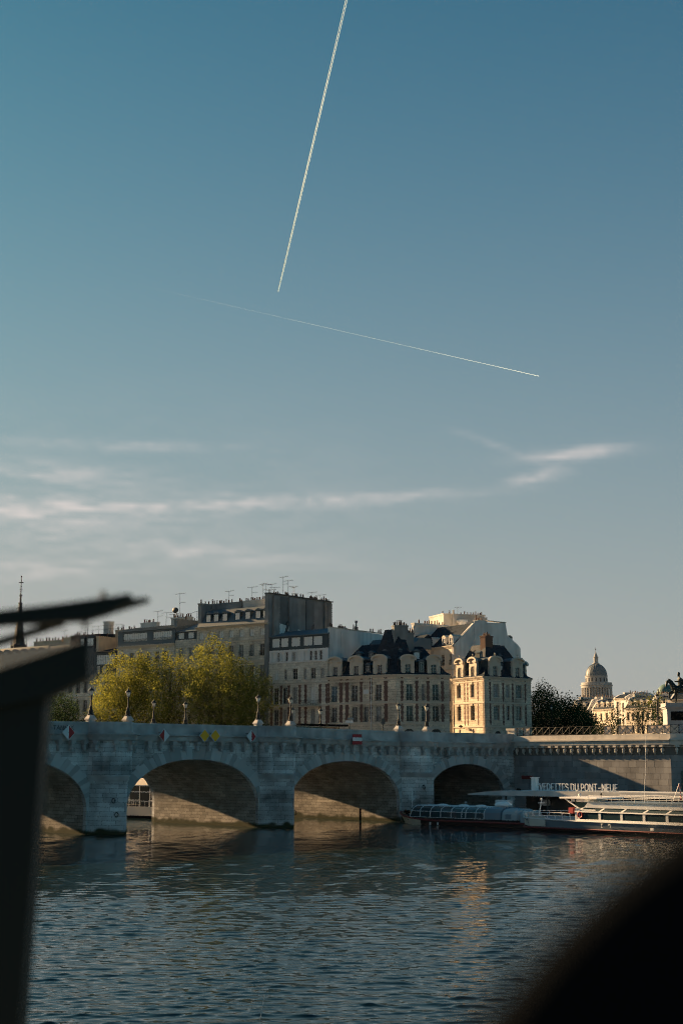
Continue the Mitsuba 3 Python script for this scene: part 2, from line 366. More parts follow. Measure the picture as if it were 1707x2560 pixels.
# river signs on the bridge
def diamond(t, z, r, cols, label, name='diamond_sign'):
    S = thing(name, label, 'sign', 'navigation signs on the bridge')
    f = BR.at(t, -.9, z)
    put(S + '__plate', M().prism([(0, -r), (r, 0), (0, r), (-r, 0)], 'v', 0, .04), 'm_offwhite', f); q = r * .9
    if len(cols) == 1: put(S + '__face', M().prism([(0, -q), (q, 0), (0, q), (-q, 0)], 'v', -.012, 0), cols[0], f)
    else:
        put(S + '__half', M().prism([(-.008, -q), (-.008, q), (-q, 0)], 'v', -.012, 0), cols[0], f)
        put(S + '__half', M().prism([(.008, -q), (q, 0), (.008, q)], 'v', -.012, 0), cols[1], f)
    put(S + '__bracket', M().tube((-.2, .04, .3), (-.2, .8, .3), .03).tube((.2, .04, -.2), (.2, .8, -.2), .03), 'm_iron', f)
diamond(-4.95, 10.2, .78, ('m_sign_white', 'm_red'), 'white and red diamond sign nearest the dark bookstall')
diamond(7.0, 10.05, .72, ('m_red', 'm_sign_white'), 'red and white diamond sign with its red half on the left')
diamond(19.2, 10.1, .72, ('m_sign_white', 'm_red'), 'white and red diamond sign just left of the middle pier turret')
mat('m_sign_white', (.62, .62, .62), .5)
diamond(12.5, 10.1, .73, ('m_yellow',), 'left one of the two touching yellow diamond signs', 'yellow_diamond_sign')
diamond(13.98, 10.1, .73, ('m_yellow',), 'right one of the two touching yellow diamond signs', 'yellow_diamond_sign')
S = thing('no_entry_board', 'red board with a white bar over the crown of the third arch', 'sign'); f = BR.at(35.9, -.9, 9.95)
put(S + '__board', M().box(-.8, .8, 0, .05, -.62, .62), 'm_red', f); put(S + '__bar', M().box(-.78, .78, -.014, 0, -.2, .24), 'm_sign_white', f)
put(S + '__bracket', M().tube((-.4, .05, 0), (-.4, .7, 0), .03).tube((.4, .05, 0), (.4, .7, 0), .03), 'm_iron', f)

# shelter and signs on the far pavement of the bridge
S = thing('bus_shelter', 'dark flat roofed shelter behind the bridge parapet before the narrow house', 'shelter'); f = BR.at(46, 16.3, 10.0)
put(S + '__roof', M().box(-4.4, 4.4, -.8, .9, 2.02, 2.26), 'm_black', f)
for u in (-4.1, -1.4, 1.4, 4.1): put(S + '__post', M().tube((u, .7, 0), (u, .7, 2.02), .05), 'm_iron', f)
put(S + '__glass_panel', M().box(-4.05, 4.05, .68, .7, .2, 1.95), 'm_glass', f)
S = thing('road_sign', 'cluster of pale road signs left of the drainpipe of the brick corner house', 'road sign'); f = BR.at(50.6, 15.5, 10.0, 8)
put(S + '__post', M().tube((0, 0, 0), (0, 0, 3.6), .05).ball((0, 0, 3.62), .09, 1), 'm_iron', f)
put(S + '__plate', M().box(-.9, .75, -.05, -.02, 2.5, 2.85), 'm_offwhite', f); put(S + '__plate', M().box(-.5, .9, -.05, -.02, 2.95, 3.2), 'm_hull_blue', f)
put(S + '__plate', M().lathe([(0, 0), (.3, .0)], n=12), 'm_offwhite', f.at(.25, -.06, 3.5))
S = thing('sign_post', 'dark signpost with a round plate before the lower window of the corner house', 'sign'); f = BR.at(58.6, 17, 10.0)
put(S + '__post', M().tube((0, 0, 0), (0, 0, 3.0), .05), 'm_iron', f)
put(S + '__plate', M().prism(Point(0, 0).buffer(.45), 'v', -.06, -.03), 'm_frame_dark', f.at(0, 0, 2.85))

# ------------------------------------------------------------------ ground of the island and the far bank
LC = (8.87, 232.0)
QF = Frame((*LC, 0), -37)                                            # the quay front: u to the right, v away from the river
g = Polygon([tuple(QF((-260, -35.5, 0))[:2]), tuple(BR((47.5, BW + .2, 0))[:2]), tuple(BR((T1, BW + .2, 0))[:2]), tuple(BR((T1 + .3, .4, 0))[:2]), (40.0, 178.4), (300, 178.4), (1700, 900), (1700, 1750), (-1700, 1750), (-1700, 900)])
struct('ground', M().prism(g, 'w', 9.6, 10.0), 'm_earth', 'street level ground of the island and the bank behind')
q = Polygon([tuple(QF((-260, -35.5, 0))[:2]), tuple(BR((47.5, BW + .1, 0))[:2]), tuple(BR((T1, BW + .1, 0))[:2]), tuple(BR((T1, BW + 1, 0))[:2]), tuple(BR((48.5, BW + 1, 0))[:2]), tuple(QF((-260, -34.5, 0))[:2])])
one('far_quay_wall', M().prism(q, 'w', -2.5, 10.9), 'm_bridge', W0, 'stone quay wall of the island, set forward to block sun behind the last arch', 'wall')  # quay line moved out to keep the sun from the last arch

# ------------------------------------------------------------------ embankment wall with the terrace
WA = Frame((23.35, 195.3, 0), -46); WL = 24.7
WBo = WA((WL, 0, 0)); WB = Frame((WBo[0], WBo[1], 0), 1.0)
def make_wall():
    K = thing('embankment_wall', 'tall blocky stone embankment wall with a row of corbels under its cornice', 'wall')
    rng = random.Random(8)
    put(K + '__core', M().box(0, WL - .05, .06, 1.0, -2.5, 9.5), 'm_mortar', WA)
    put(K + '__core', M().box(-.05, 40, .06, 1.0, -2.5, 9.5), 'm_mortar', WB)
    rows = 11; h = 8.1 / rows; n = 0
    for r in range(rows):                                            # the blocks, each one a piece
        x = -rng.uniform(0, .9)
        while x < WL:
            w = rng.uniform(1.05, 1.5); a, b = max(x, 0) + .012, min(x + w, WL) - .012
            if b - a > .12 and r >= 3: put(K + '__block', M().box(a, b, -rng.uniform(0, .03), .08, r * h + .012, (r + 1) * h - .012), 'm_block%d' % rng.randrange(3), WA)
            x += w
    low = M()
    for r in range(-1, 3):
        for x in np.arange(0, WL - .1, 1.3): low.box(x + .012, min(x + 1.288, WL), -.01, .08, r * h + .012, (r + 1) * h - .012)
    for r in range(rows):
        for x in np.arange(0, 30, 1.4): low.box(x + .012, x + 1.388, -.01, .08, r * h + .012, (r + 1) * h - .012)if False else None
    put(K + '__lower_blocks', low, 'm_block1', WA); labels[K + '__lower_blocks'] = {'kind': 'stuff'}
    side = M()
    for r in range(rows):
        o = .7 * (r % 2)
        for x in np.arange(-o, 16, 1.4): side.box(max(x, 0) + .012, x + 1.388, -.01, .08, r * h + .012, (r + 1) * h - .012)
    put(K + '__side_blocks', side, 'm_block2', WB); labels[K + '__side_blocks'] = {'kind': 'stuff'}
    for fr, L, a in ((WA, WL, 0.0), (WB, 40, -.0)):
        m = M()
        for o, z0, z1 in ((.1, 9.1, 9.25), (.5, 9.32, 9.44), (.58, 9.44, 9.78), (.66, 9.78, 9.86), (.5, 9.86, 9.92), (.78, 9.92, 10.08), (.15, 10.08, 10.2)):
            m.box(a - (.3 * o if fr is WB else 0), L + (o * .45 if fr is WA else 0), -o, 1.0, z0, z1)
        put(K + '__cornice', m, 'm_wall_trim', fr)
        x = 0
        while x < L:
            w = 2.9; put(K + '__parapet_stone', M().box(x + .01, min(x + w, L) - .01, 0, .55, 10.2, 10.72), 'm_wall_trim', fr); x += w
            if x > 16 and fr is WB: break
    def corbel(fr, u):
        m = M().box(-.24, .24, -.6, .05, .9, 1.1).ball((0, -.22, .58), (.2, .3, .27), 1).ball((0, -.3, .34), (.14, .2, .2), 1).ball((0, -.48, .55), (.06, .09, .1), 0).ball((0, -.16, .12), (.1, .12, .14), 0)
        put(K + '__corbel', m, 'm_wall_trim', fr.at(u, 0, 8.2))
    for i in range(21): corbel(WA, .7 + i * 1.15)
    for i in range(9): corbel(WB, .7 + i * 1.15)
    put(K + '__service_door', M().box(1.2, 2.5, -.12, .05, 3.3, 6.2), 'm_tarp', WB); put(K + '__service_door', M().box(2.65, 3.4, -.1, .05, 3.3, 6.2), 'm_zinc', WB)
    return K
mat('m_mortar', (.13, .13, .12), .95); mat('m_wall_trim', plaster((.50, .48, .44), .3, .7), .85)
for i, c in enumerate(((.235, .24, .245), (.195, .20, .205), (.27, .275, .275))): mat('m_block%d' % i, plaster(c, .35, .6), .9)  # block tone lowered to put the shading of the wall into the colour
make_wall()

R = thing('terrace_railing', 'iron railing with crossed bars along the terrace edge, some panels filled with pale sheets painted as reflected sun', 'railing')
def panel(fr, u, board, first):
    s = 1.1; z0, z1 = 10.78, 11.82
    put(R + '__post', M().box(u - .035, u + .035, .2, .27, 10.72, 11.86), 'm_iron', fr)
    put(R + '__rail', M().box(u + .035, u + s - .035, .215, .255, z1 - .05, z1).box(u + .035, u + s - .035, .215, .255, z0, z0 + .05), 'm_iron', fr)
    put(R + '__cross_bar', M().tube((u + .03, .225, z0 + .05), (u + s - .03, .225, z1 - .05), .024, n=5).tube((u + .03, .25, z1 - .05), (u + s - .03, .25, z0 + .05), .024, n=5), 'm_iron', fr)
    if board: put(R + '__board', M().box(u + .05, u + s - .05, .275, .3, z0 + .03, z1 - .06), 'm_panel_glint', fr)  # pale sheet painting in the sunlight reflected by this railing panel
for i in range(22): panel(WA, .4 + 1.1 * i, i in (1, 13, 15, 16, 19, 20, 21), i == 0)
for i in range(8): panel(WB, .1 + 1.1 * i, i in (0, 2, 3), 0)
put(R + '__end_pillar', M().box(-1.0, .2, -.1, .8, 10.1, 11.45).box(-1.15, .35, -.25, .95, 11.45, 11.75), 'm_wall_trim', WA)


# ------------------------------------------------------------------ the equestrian statue
def make_statue():
    ox, oy = 43.5, 192.0
    P = thing('statue_pedestal', 'pale stepped pedestal with a dark inscription panel under the horse statue', 'pedestal'); f = Frame((ox, oy, 10.0), 0)
    put(P + '__base', M().box(-.45, 5.6, -.5, 3.2, 0, .9).box(-.3, 5.45, -.35, 3.05, .9, 1.25).hexa([(-.3, -.35, 1.25), (5.45, -.35, 1.25), (5.45, 3.05, 1.25), (-.3, 3.05, 1.25)], [(0, 0, 2.2), (5.15, 0, 2.2), (5.15, 2.7, 2.2), (0, 2.7, 2.2)]), 'm_granite', f)
    put(P + '__shaft', M().box(.05, 5.1, .05, 2.65, 2.2, 4.3), 'm_granite', f)
    put(P + '__cap', M().box(-.1, 5.25, -.1, 2.8, 4.3, 4.5).box(-.28, 5.43, -.28, 2.98, 4.5, 4.62).box(-.15, 5.3, -.15, 2.85, 4.62, 5.05), 'm_granite', f)
    put(P + '__panel', M().box(.55, 4.6, -.0, .06, 2.75, 3.95), 'm_black', f)
    S = thing('horse_statue', 'dark bronze statue of a rider on a walking horse with one foreleg raised', 'statue')
    h = Frame((ox + .1, oy + 1.35, 15.05), 0)
    import manifold3d as m3
    def body(bones, fr, key, length=.09, it=10):
        parts = []
        for (p, r), (q, s) in bones:
            pts = np.vstack([np.array(trimesh.creation.icosphere(2, radius=1).vertices) * a + np.array(c) for c, a in ((p, r), (q, s))])
            parts.append(m3.Manifold.hull_points(pts))
        m = m3.Manifold.batch_boolean(parts, m3.OpType.Add).refine_to_length(length); x = m.to_mesh()
        t = trimesh.Trimesh(x.vert_properties[:, :3], x.tri_verts); trimesh.smoothing.filter_taubin(t, iterations=it)
        put(key, M().tm(t), 'm_bronze', fr, smooth=True)
    J = lambda x, y, z, r: ((x, y, z), r)
    bones = [(J(1.75, 0, 1.85, .52), J(2.7, 0, 1.85, .50)), (J(2.7, 0, 1.85, .5), J(3.35, 0, 1.92, .52)), (J(1.75, 0, 1.85, .52), J(1.3, 0, 2.1, .42)),
             (J(1.3, 0, 2.15, .42), J(.95, 0, 2.75, .3)), (J(.95, 0, 2.75, .3), J(.72, 0, 3.02, .22)), (J(.72, 0, 3.02, .2), J(.42, 0, 2.88, .19)), (J(.42, 0, 2.88, .18), J(.28, 0, 2.42, .115)),
             (J(.28, 0, 2.42, .115), J(.25, 0, 2.28, .1)), (J(.6, .1, 3.12, .06), J(.55, .12, 3.35, .02)), (J(.6, -.1, 3.12, .06), J(.55, -.12, 3.35, .02)), (J(1.1, 0, 2.95, .1), J(.75, 0, 3.2, .1)),
             # standing foreleg
             (J(1.5, -.22, 1.6, .28), J(1.52, -.22, .95, .14)), (J(1.52, -.22, .95, .13), J(1.5, -.22, .35, .085)), (J(1.5, -.22, .35, .085), J(1.44, -.22, .14, .09)), (J(1.44, -.22, .14, .1), J(1.38, -.22, .05, .12)),
             # raised foreleg
             (J(1.35, .22, 1.65, .28), J(.72, .22, 1.4, .15)), (J(.72, .22, 1.4, .14), J(.68, .22, .8, .085)), (J(.68, .22, .8, .08), J(.84, .22, .56, .09)), (J(.84, .22, .56, .09), J(.9, .22, .46, .1)),
             # hind legs
             (J(3.4, -.24, 1.8, .4), J(3.05, -.24, 1.1, .2)), (J(3.05, -.24, 1.1, .18), J(3.5, -.24, .62, .1)), (J(3.5, -.24, .62, .1), J(3.42, -.24, .16, .08)), (J(3.42, -.24, .16, .1), J(3.33, -.24, .05, .12)),
             (J(3.45, .24, 1.8, .4), J(3.35, .24, 1.1, .2)), (J(3.35, .24, 1.1, .18), J(3.9, .24, .66, .1)), (J(3.9, .24, .66, .1), J(3.85, .24, .16, .08)), (J(3.85, .24, .16, .1), J(3.76, .24, .05, .12)),
             # tail
             (J(3.8, 0, 2.1, .12), J(4.15, 0, 1.8, .16)), (J(4.15, 0, 1.8, .16), J(4.2, 0, .9, .12))]
    body(bones, h, S + '__horse')
    rider = [(J(2.15, 0, 2.5, .27), J(2.1, 0, 2.95, .26)), (J(2.1, 0, 2.95, .26), J(2.1, 0, 3.3, .25)), (J(2.1, -.2, 3.38, .16), J(2.1, .2, 3.38, .16)), (J(2.08, 0, 3.45, .11), J(2.05, 0, 3.68, .1)),
             (J(2.03, 0, 3.82, .17), J(2.0, 0, 3.95, .17)), (J(1.9, 0, 3.76, .08), J(1.86, 0, 3.66, .05)), (J(2.0, 0, 4.06, .16), J(2.1, 0, 4.05, .13)),
             (J(2.1, -.3, 3.36, .13), J(1.95, -.4, 2.98, .1)), (J(1.95, -.4, 2.98, .1), J(1.6, -.25, 2.9, .07)), (J(1.6, -.25, 2.9, .08), J(1.5, -.2, 2.92, .06)),
             (J(2.1, .3, 3.36, .13), J(2.0, .45, 2.98, .1)), (J(2.0, .45, 2.98, .1), J(1.6, .3, 2.95, .07)), (J(1.6, .3, 2.95, .08), J(1.48, .25, 3.0, .06)),
             (J(2.15, -.25, 2.45, .22), J(1.75, -.55, 2.05, .17)), (J(1.75, -.55, 2.05, .15), J(1.85, -.6, 1.4, .1)), (J(1.85, -.6, 1.4, .09), J(1.62, -.6, 1.3, .07)),
             (J(2.15, .25, 2.45, .22), J(1.75, .55, 2.05, .17)), (J(1.75, .55, 2.05, .15), J(1.85, .6, 1.4, .1)), (J(1.85, .6, 1.4, .09), J(1.62, .6, 1.3, .07)),
             (J(2.35, 0, 3.2, .2), J(2.75, 0, 2.5, .3))]
    body(rider, h, S + '__rider', .06, 6)
make_statue()


# ------------------------------------------------------------------ houses
def bars(w, h, cols, rows, t=.055, depth=.06):
    """casement frame with a middle post and glazing bars, round (0, 0) as its lower left corner"""
    m = M().box(0, t, 0, depth, 0, h).box(w - t, w, 0, depth, 0, h).box(t, w - t, 0, depth, 0, t).box(t, w - t, 0, depth, h - t, h)
    for i in range(1, cols):
        x = w * i / cols; e = .035 if cols == 2 or i * 2 == cols else .018; m.box(x - e, x + e, .004, depth - .004, t, h - t)
    for i in range(1, rows):
        z = h * i / rows; m.box(t, w - t, .012, depth - .012, z - .016, z + .016)
    return m


mat('m_blind', (.20, .20, .19), .6); vary = random.Random(77)
def window(K, fr, u, z, w, h, cols=2, rows=3, v=.22, frame='m_frame', glass='m_glass', sill=True, rail=False):
    if glass == 'm_glass' and vary.random() < .22: glass = 'm_blind'
    W = put(K + '__window', bars(w, h, cols, rows), frame, fr.at(u, v, z))
    put(W + '__pane', M().box(u + .03, u + w - .03, v + .03, v + .05, z + .03, z + h - .03), glass, fr)
    if sill: put(W + '__sill', M().box(u - .08, u + w + .08, -.09, v, z - .12, z - .002), 'm_stone_trim', fr)
    if rail:
        m = M().box(u - .05, u + w + .05, -.14, -.11, z + .85, z + .9).box(u - .05, u + w + .05, -.14, -.11, z + .02, z + .06)
        for x in np.arange(u, u + w + .01, .16): m.box(x - .012, x + .012, -.135, -.115, z + .06, z + .85)
        put(W + '__guard_rail', m, 'm_iron', fr)


def wall(K, fr, u0, u1, z0, z1, holes, m, thick=.45, poly=None):
    p = sbox(u0, z0, u1, z1) if poly is None else Polygon(poly)
    if holes: p = p.difference(unary_union([sbox(a, b, a + w, b + h) for a, b, w, h in holes]))
    return put(K + '__wall', M().prism(p, 'v', 0, thick), m, fr)


def band(K, fr, u0, u1, z, h=.22, o=.12, m='m_stone_trim', name='__string_course'):
    put(K + name, M().box(u0 - .0, u1 + .0, -o, .02, z, z + h), m, fr)


def cornice(K, fr, u0, u1, z, m='m_stone_trim', o=.45):
    put(K + '__cornice', M().box(u0 - .02, u1 + .02, -o * .35, .03, z - .35, z - .15).box(u0 - .05, u1 + .05, -o * .7, .03, z - .15, z).box(u0 - .08, u1 + .08, -o, .03, z, z + .12), m, fr)


def brick_strip(K, fr, u, z0, z1, w, side=0):
    """a panel of brick between toothed stone quoins"""
    l, r = [], []; n = max(2, round((z1 - z0) / .42)); s = (z1 - z0) / n
    for i in range(n):
        o = .1 if i % 2 else 0
        l += [(u - w * .4 - o, z0 + i * s), (u - w * .4 - o, z0 + (i + 1) * s)]; r += [(u + w * .4 + o, z0 + i * s), (u + w * .4 + o, z0 + (i + 1) * s)]
    put(K + '__brick_panel', M().prism(Polygon(l + r[::-1]).buffer(0), 'v', -.025, .02), 'm_brick', fr)


def pots(K, fr, pts, rng, m='m_clay'):
    a = M()
    for u, v, z in pts:
        h = rng.uniform(.35, .75); r = rng.uniform(.11, .16); a.tube((u, v, z), (u, v, z + h), r, r * .8, 7)
        if rng.random() < .25: a.tube((u, v, z + h + .1), (u, v, z + h + .16), r * 1.5, r * 1.5, 7).tube((u, v, z + h), (u, v, z + h + .1), .03, .03, 4)
    k = put(K + '__chimney_pots', a, m, fr); labels[k] = {'kind': 'stuff'}


def chimney(K, fr, u0, u1, v0, v1, z0, z1, rng, m='m_plaster', n=None):
    put(K + '__chimney', M().box(u0, u1, v0, v1, z0, z1 - .22).box(u0 - .08, u1 + .08, v0 - .08, v1 + .08, z1 - .22, z1), m, fr)
    n = n or int(max(u1 - u0, v1 - v0) / .5)
    pts = [(u0 + (u1 - u0) * (i + .5 + rng.uniform(-.25, .25)) / n, (v0 + v1) / 2, z1) if u1 - u0 > v1 - v0 else ((u0 + u1) / 2, v0 + (v1 - v0) * (i + .5 + rng.uniform(-.25, .25)) / n, z1) for i in range(n) if rng.random() < .85]
    pots(K, fr, pts, rng)


def aerial(K, fr, u, v, z, h, s=1.0, ang=0):
    m = M().tube((0, 0, 0), (0, 0, h), .035, .03, 5).tube((-.7 * s, 0, h - .1), (.9 * s, 0, h), .03, .03, 4)
    for i in range(5): x = -.6 * s + i * .33 * s; m.tube((x, -.3, h - .08 + .02 * i), (x, .3, h - .08 + .02 * i), .018, .018, 4)
    if h > 2: m.tube((0, 0, h * .6), (.9 * s, 0, h * .62), .03, .03, 4).tube((.5 * s, -.3, h * .61), (.5 * s, .3, h * .61), .02, .02, 4)
    put(K + '__aerial', m, 'm_frame_dark', fr.at(u, v, z, ang))


def dormer(K, fr, u, z, w, h, depth, glass='m_glass', ww=.95, wh=1.55, finial=False, stone='m_stone_trim', v=.0):
    """stone dormer: front with an arched pediment, quoined sides, cheeks and a barrel roof"""
    D = num(K + '__dormer'); c = u; a = w / 2; zz = z
    arc = [(c + (a + .12) * math.cos(t), zz + h - .5 + (.62 * math.sin(t))) for t in np.linspace(0, math.pi, 13)]
    front = Polygon([(c - a, zz), (c + a, zz)] + [(c + a, zz + h - .52)] + arc + [(c - a, zz + h - .52)]).buffer(0).difference(sbox(c - ww / 2, zz + .1, c + ww / 2, zz + .1 + wh))
    scene_key = D
    used.discard(D)
    put(D, M().prism(front, 'v', v, v + .35), stone, fr)
    arc2 = Polygon([(c + (a + .3) * math.cos(t), zz + h - .5 + .82 * math.sin(t)) for t in np.linspace(0, math.pi, 13)]).difference(Polygon([(c + (a + .02) * math.cos(t), zz + h - .52 + .55 * math.sin(t)) for t in np.linspace(0, math.pi, 13)]))
    put(D + '__pediment', M().prism(arc2, 'v', v - .34, v + .1).box(c - a - .26, c - ww * .5, v - .3, v + .02, zz + h - .68, zz + h - .5).box(c + ww * .5, c + a + .26, v - .3, v + .02, zz + h - .68, zz + h - .5), stone, fr)
    for s in (-1, 1):
        q = M()
        for i in range(4):
            x0, x1 = c + s * (ww / 2 + .1), c + s * (a - (.0 if i % 2 else .05)); q.box(min(x0, x1), max(x0, x1), v - .08, v + .01, zz + .08 + i * .42, zz + .45 + i * .42)
        put(D + '__quoin', q, stone, fr)
        x = c + s * (a - .12); put(D + '__cheek', M().prism([(v + .35, zz), (v + depth, zz + h * .9), (v + .35, zz + h - .5)], 'u', x - .1, x + .1), 'm_zinc_dark' if stone == 'm_stone_trim' else stone, fr)
    roof = Polygon([(c + (a + .2) * math.cos(t), zz + h - .5 + .72 * math.sin(t)) for t in np.linspace(0, math.pi, 13)])
    put(D + '__roof', M().prism(roof, 'v', v + .1, v + depth), 'm_zinc', fr)
    put(D + '__window', bars(ww, wh, 2, 3), 'm_frame', fr.at(c - ww / 2, v + .16, zz + .1)); put(D + '__pane', M().box(c - ww / 2 + .02, c + ww / 2 - .02, v + .19, v + .21, zz + .12, zz + .08 + wh), glass, fr)
    if finial: put(D + '__finial', M().tube((c, v, zz + h + .25), (c, v, zz + h + .55), .09, .05, 6).ball((c, v, zz + h + .68), .17, 1), stone, fr)


def small_dormer(K, fr, u, v, z, w, h, depth, glass='m_curtain', frame='m_frame', top='m_zinc', cheek='m_zinc_dark'):
    D = num(K + '__dormer'); used.discard(D)
    put(D, M().prism(sbox(u - w / 2 - .14, z - .1, u + w / 2 + .14, z + h + .18).difference(sbox(u - w / 2, z, u + w / 2, z + h)), 'v', v, v + .15).box(u - w / 2 - .14, u - w / 2 - .02, v + .15, v + depth, z - .1, z + h + .18).box(u + w / 2 + .02, u + w / 2 + .14, v + .15, v + depth, z - .1, z + h + .18), cheek, fr)
    put(D + '__roof', M().prism([(u - w / 2 - .25, z + h + .18), (u + w / 2 + .25, z + h + .18), (u, z + h + .55)], 'v', v - .1, v + depth), top, fr)
    put(D + '__window', bars(w, h, 2, 2), frame, fr.at(u - w / 2, v + .05, z)); put(D + '__pane', M().box(u - w / 2 + .02, u + w / 2 - .02, v + .08, v + .1, z + .02, z + h - .02), glass, fr)


def hip_roof(K, fr, pts, z0, top, z1, m='m_slate', name='__roof', over=.35, flare=.5):
    """roof from an eaves polygon (anticlockwise from above) to a ridge polygon with the same number of corners, with a flared foot"""
    p, q = np.array(pts, float), np.array(top, float); c = p.mean(0)
    e = p + (p - c) / np.linalg.norm(p - c, axis=1, keepdims=True) * over
    mid = p + (q - p) * .12
    n = len(p); rings = [np.c_[e, np.full(n, z0)], np.c_[e, np.full(n, z0 + .12)], np.c_[mid, np.full(n, z0 + flare)], np.c_[q, np.full(n, z1)]]
    v = np.vstack(rings); f = []
    for k in range(3):
        for i in range(n): j = (i + 1) % n; f.append([k * n + i, k * n + j, (k + 1) * n + j, (k + 1) * n + i])
    M_ = M().tris(v, f); t = trimesh.creation.triangulate_polygon
    for k in (0, 3):
        vv, ff = tri_poly(Polygon([tuple(x) for x in rings[k][:, :2]]))
        M_.tris(np.c_[vv, np.full(len(vv), rings[k][0, 2])], ff)
    put(K + name, M_, m, fr)


rng = random.Random(12)
# --- left corner pavilion (brick and stone), its quay side and its bridge side
def left_pavilion():
    K = thing('brick_corner_house', 'shaded brick and stone corner house with arched dormers, left of the sunlit gap', 'house')
    f, g = QF, Frame((*LC, 0), 16)
    Z0, EAVE = 9.8, 21.25
    up, lo = (17.12, 2.65), (13.75, 2.5)
    wl = [(-13.35, 1.35), (-9.05, 1.25), (-4.2, 1.25)]
    H = [(u, up[0], w, up[1]) for u, w in wl] + [(u + .05, lo[0], w - .1, lo[1]) for u, w in wl] + [(-6.55, lo[0], .95, lo[1])]
    wall(K, f, -13.93, 0, Z0, EAVE, H, 'm_facade')
    for u, w in wl: window(K, f, u, up[0], w, up[1], 2, 4, rail=True, glass='m_glass' if u > -13 else 'm_shutter'); window(K, f, u + .05, lo[0], w - .1, lo[1], 2, 3, rail=True)
    window(K, f, -6.55, lo[0], .95, lo[1], 2, 3, rail=True)
    wr = [(1.72, 1.15), (4.35, .55), (6.2, 1.15)]
    H = [(u, up[0], w, up[1]) for u, w in wr] + [(u, lo[0], w, lo[1]) for u, w in wr] + [(u - .3, 10.0, 1.9, 2.5) for u in (1.5, 6.1)]
    wall(K, g, 0, 9.15, Z0, EAVE, H, 'm_facade')
    for u, w in wr: window(K, g, u, up[0], w, up[1], 2 if w > .9 else 1, 4, rail=True); window(K, g, u, lo[0], w, lo[1], 2 if w > .9 else 1, 3, rail=True)
    for u in (1.5, 6.1):
        put(K + '__arch_door', M().box(u - .3, u + 1.6, .3, .4, 10, 12.5), 'm_frame_dark', g)
        for i in range(9):
            a = math.pi * i / 9; b = math.pi * (i + 1) / 9 - .03; c = u + .65
            put(K + '__arch_stone', M().prism([(c + r * math.cos(t), 11.6 + r * math.sin(t)) for r, t in ((.97, a), (1.5, a), (1.5, b), (.97, b))], 'v', -.05, .02), 'm_stone_trim', g)
    for fr, u0, u1 in ((f, -13.93, 0), (g, 0, 9.15)):
        band(K, fr, u0, u1, 16.68, .24); band(K, fr, u0, u1, 20.38, .2, .08); band(K, fr, u0, u1, 13.3, .26, .14); cornice(K, fr, u0, u1, 21.2)
    for u, w in ((-13.75, .35), (-11.2, .75), (-9.95, .8), (-7.0, .6), (-5.05, .45), (-2.05, .8)):
        for z0, z1 in ((17.0, 20.3), (13.7, 16.6)): brick_strip(K, f, u, z0, z1, w)
        brick_strip(K, f, u, 20.65, 20.95, w * .9)
    for u, w in ((.98, .42), (3.5, .5), (5.45, .5), (7.95, .5)):
        for z0, z1 in ((17.0, 20.3), (13.7, 16.6)): brick_strip(K, g, u, z0, z1, w)
        brick_strip(K, g, u, 20.65, 20.95, w * .9)
    put(K + '__name_plate', M().box(-6.55, -5.5, -.04, .02, 18.3, 19.0), 'm_offwhite', f)
    put(K + '__stone_frame', M().prism(sbox(-6.75, 17.1, -5.3, 20.0).difference(sbox(-6.55, 17.5, -5.5, 19.8)), 'v', -.06, .02), 'm_stone_trim', f)
    put(K + '__drainpipe', M().tube((-4.92, -.12, 10), (-4.92, -.12, 21.1), .07), 'm_offwhite', f)
    # body and roof
    a = lambda u, v: tuple(f((u, v, 0))[:2])
    e = [a(-13.93, .5), a(0, .5), tuple(g((9.15, 0, 0))[:2]), tuple(g((9.15, 8.6, 0))[:2]), a(-13.93, 10)]
    put(K + '__body', M().prism(Polygon([a(-13.93, .5), tuple(np.array(g((.5, .5, 0))[:2])), tuple(g((9.1, .5, 0))[:2]), tuple(g((9.1, 8.6, 0))[:2]), a(0, 10), a(-13.93, 10)]), 'w', 9.8, 21.2), 'm_plaster')
    put(K + '__side_wall', M().box(8.7, 9.15, .45, 8.6, 9.8, 21.25), 'm_facade', g)
    e1 = [a(-13.93, 0), a(-3.6, 0), a(-3.6, 9), a(-13.93, 9)]; t1 = [a(-9.9, 4.2), a(-3.4, 4.2), a(-3.4, 5.0), a(-9.9, 5.0)]
    hip_roof(K, W0, e1, 21.3, t1, 26.75)
    gg = lambda u, v: tuple(g((u, v, 0))[:2])
    e2 = [a(-5.6, 0), (float(LC[0]), float(LC[1])), gg(3.6, 0), gg(3.9, 8), a(-5.6, 9)]; t2 = [(7.25, 237.4), (9.45, 235.7), gg(2.4, 3.7), gg(2.4, 5.2), (7.7, 239.0)]
    hip_roof(K, W0, e2, 21.3, t2, 29.0)
    e3 = [gg(3.0, 0), gg(9.15, 0), gg(9.15, 8), gg(3.0, 8)]; t3 = [gg(3.6, 4), gg(6.0, 4), gg(6.0, 5), gg(3.6, 5)]
    hip_roof(K, W0, e3, 21.3, t3, 26.2)
    for u in (-12.45, -8.1, -3.3): dormer(K, f, u, 21.35, 2.6, 3.05, 2.6)
    for u in (2.05, 6.5): dormer(K, g, u, 21.35, 2.2, 2.95, 2.6)
    small_dormer(K, f, -6.05, .5, 21.6, .8, 1.3, 1.8, 'm_glass'); small_dormer(K, g, 4.45, .2, 21.5, .75, 1.8, 2, 'm_glass')
    for u in (-9.2, -6.6): small_dormer(K, f, u, 2.2, 24.3, .8, .75, 1.2, 'm_glass')
    small_dormer(K, f, -3.6, 1.9, 24.5, .6, .7, 1.0, 'm_curtain'); small_dormer(K, g, 1.35, 1.9, 24.4, .45, .8, 1.0, 'm_glass'); small_dormer(K, g, 4.3, 2.1, 24.0, .95, 1.1, 1.4, 'm_curtain')
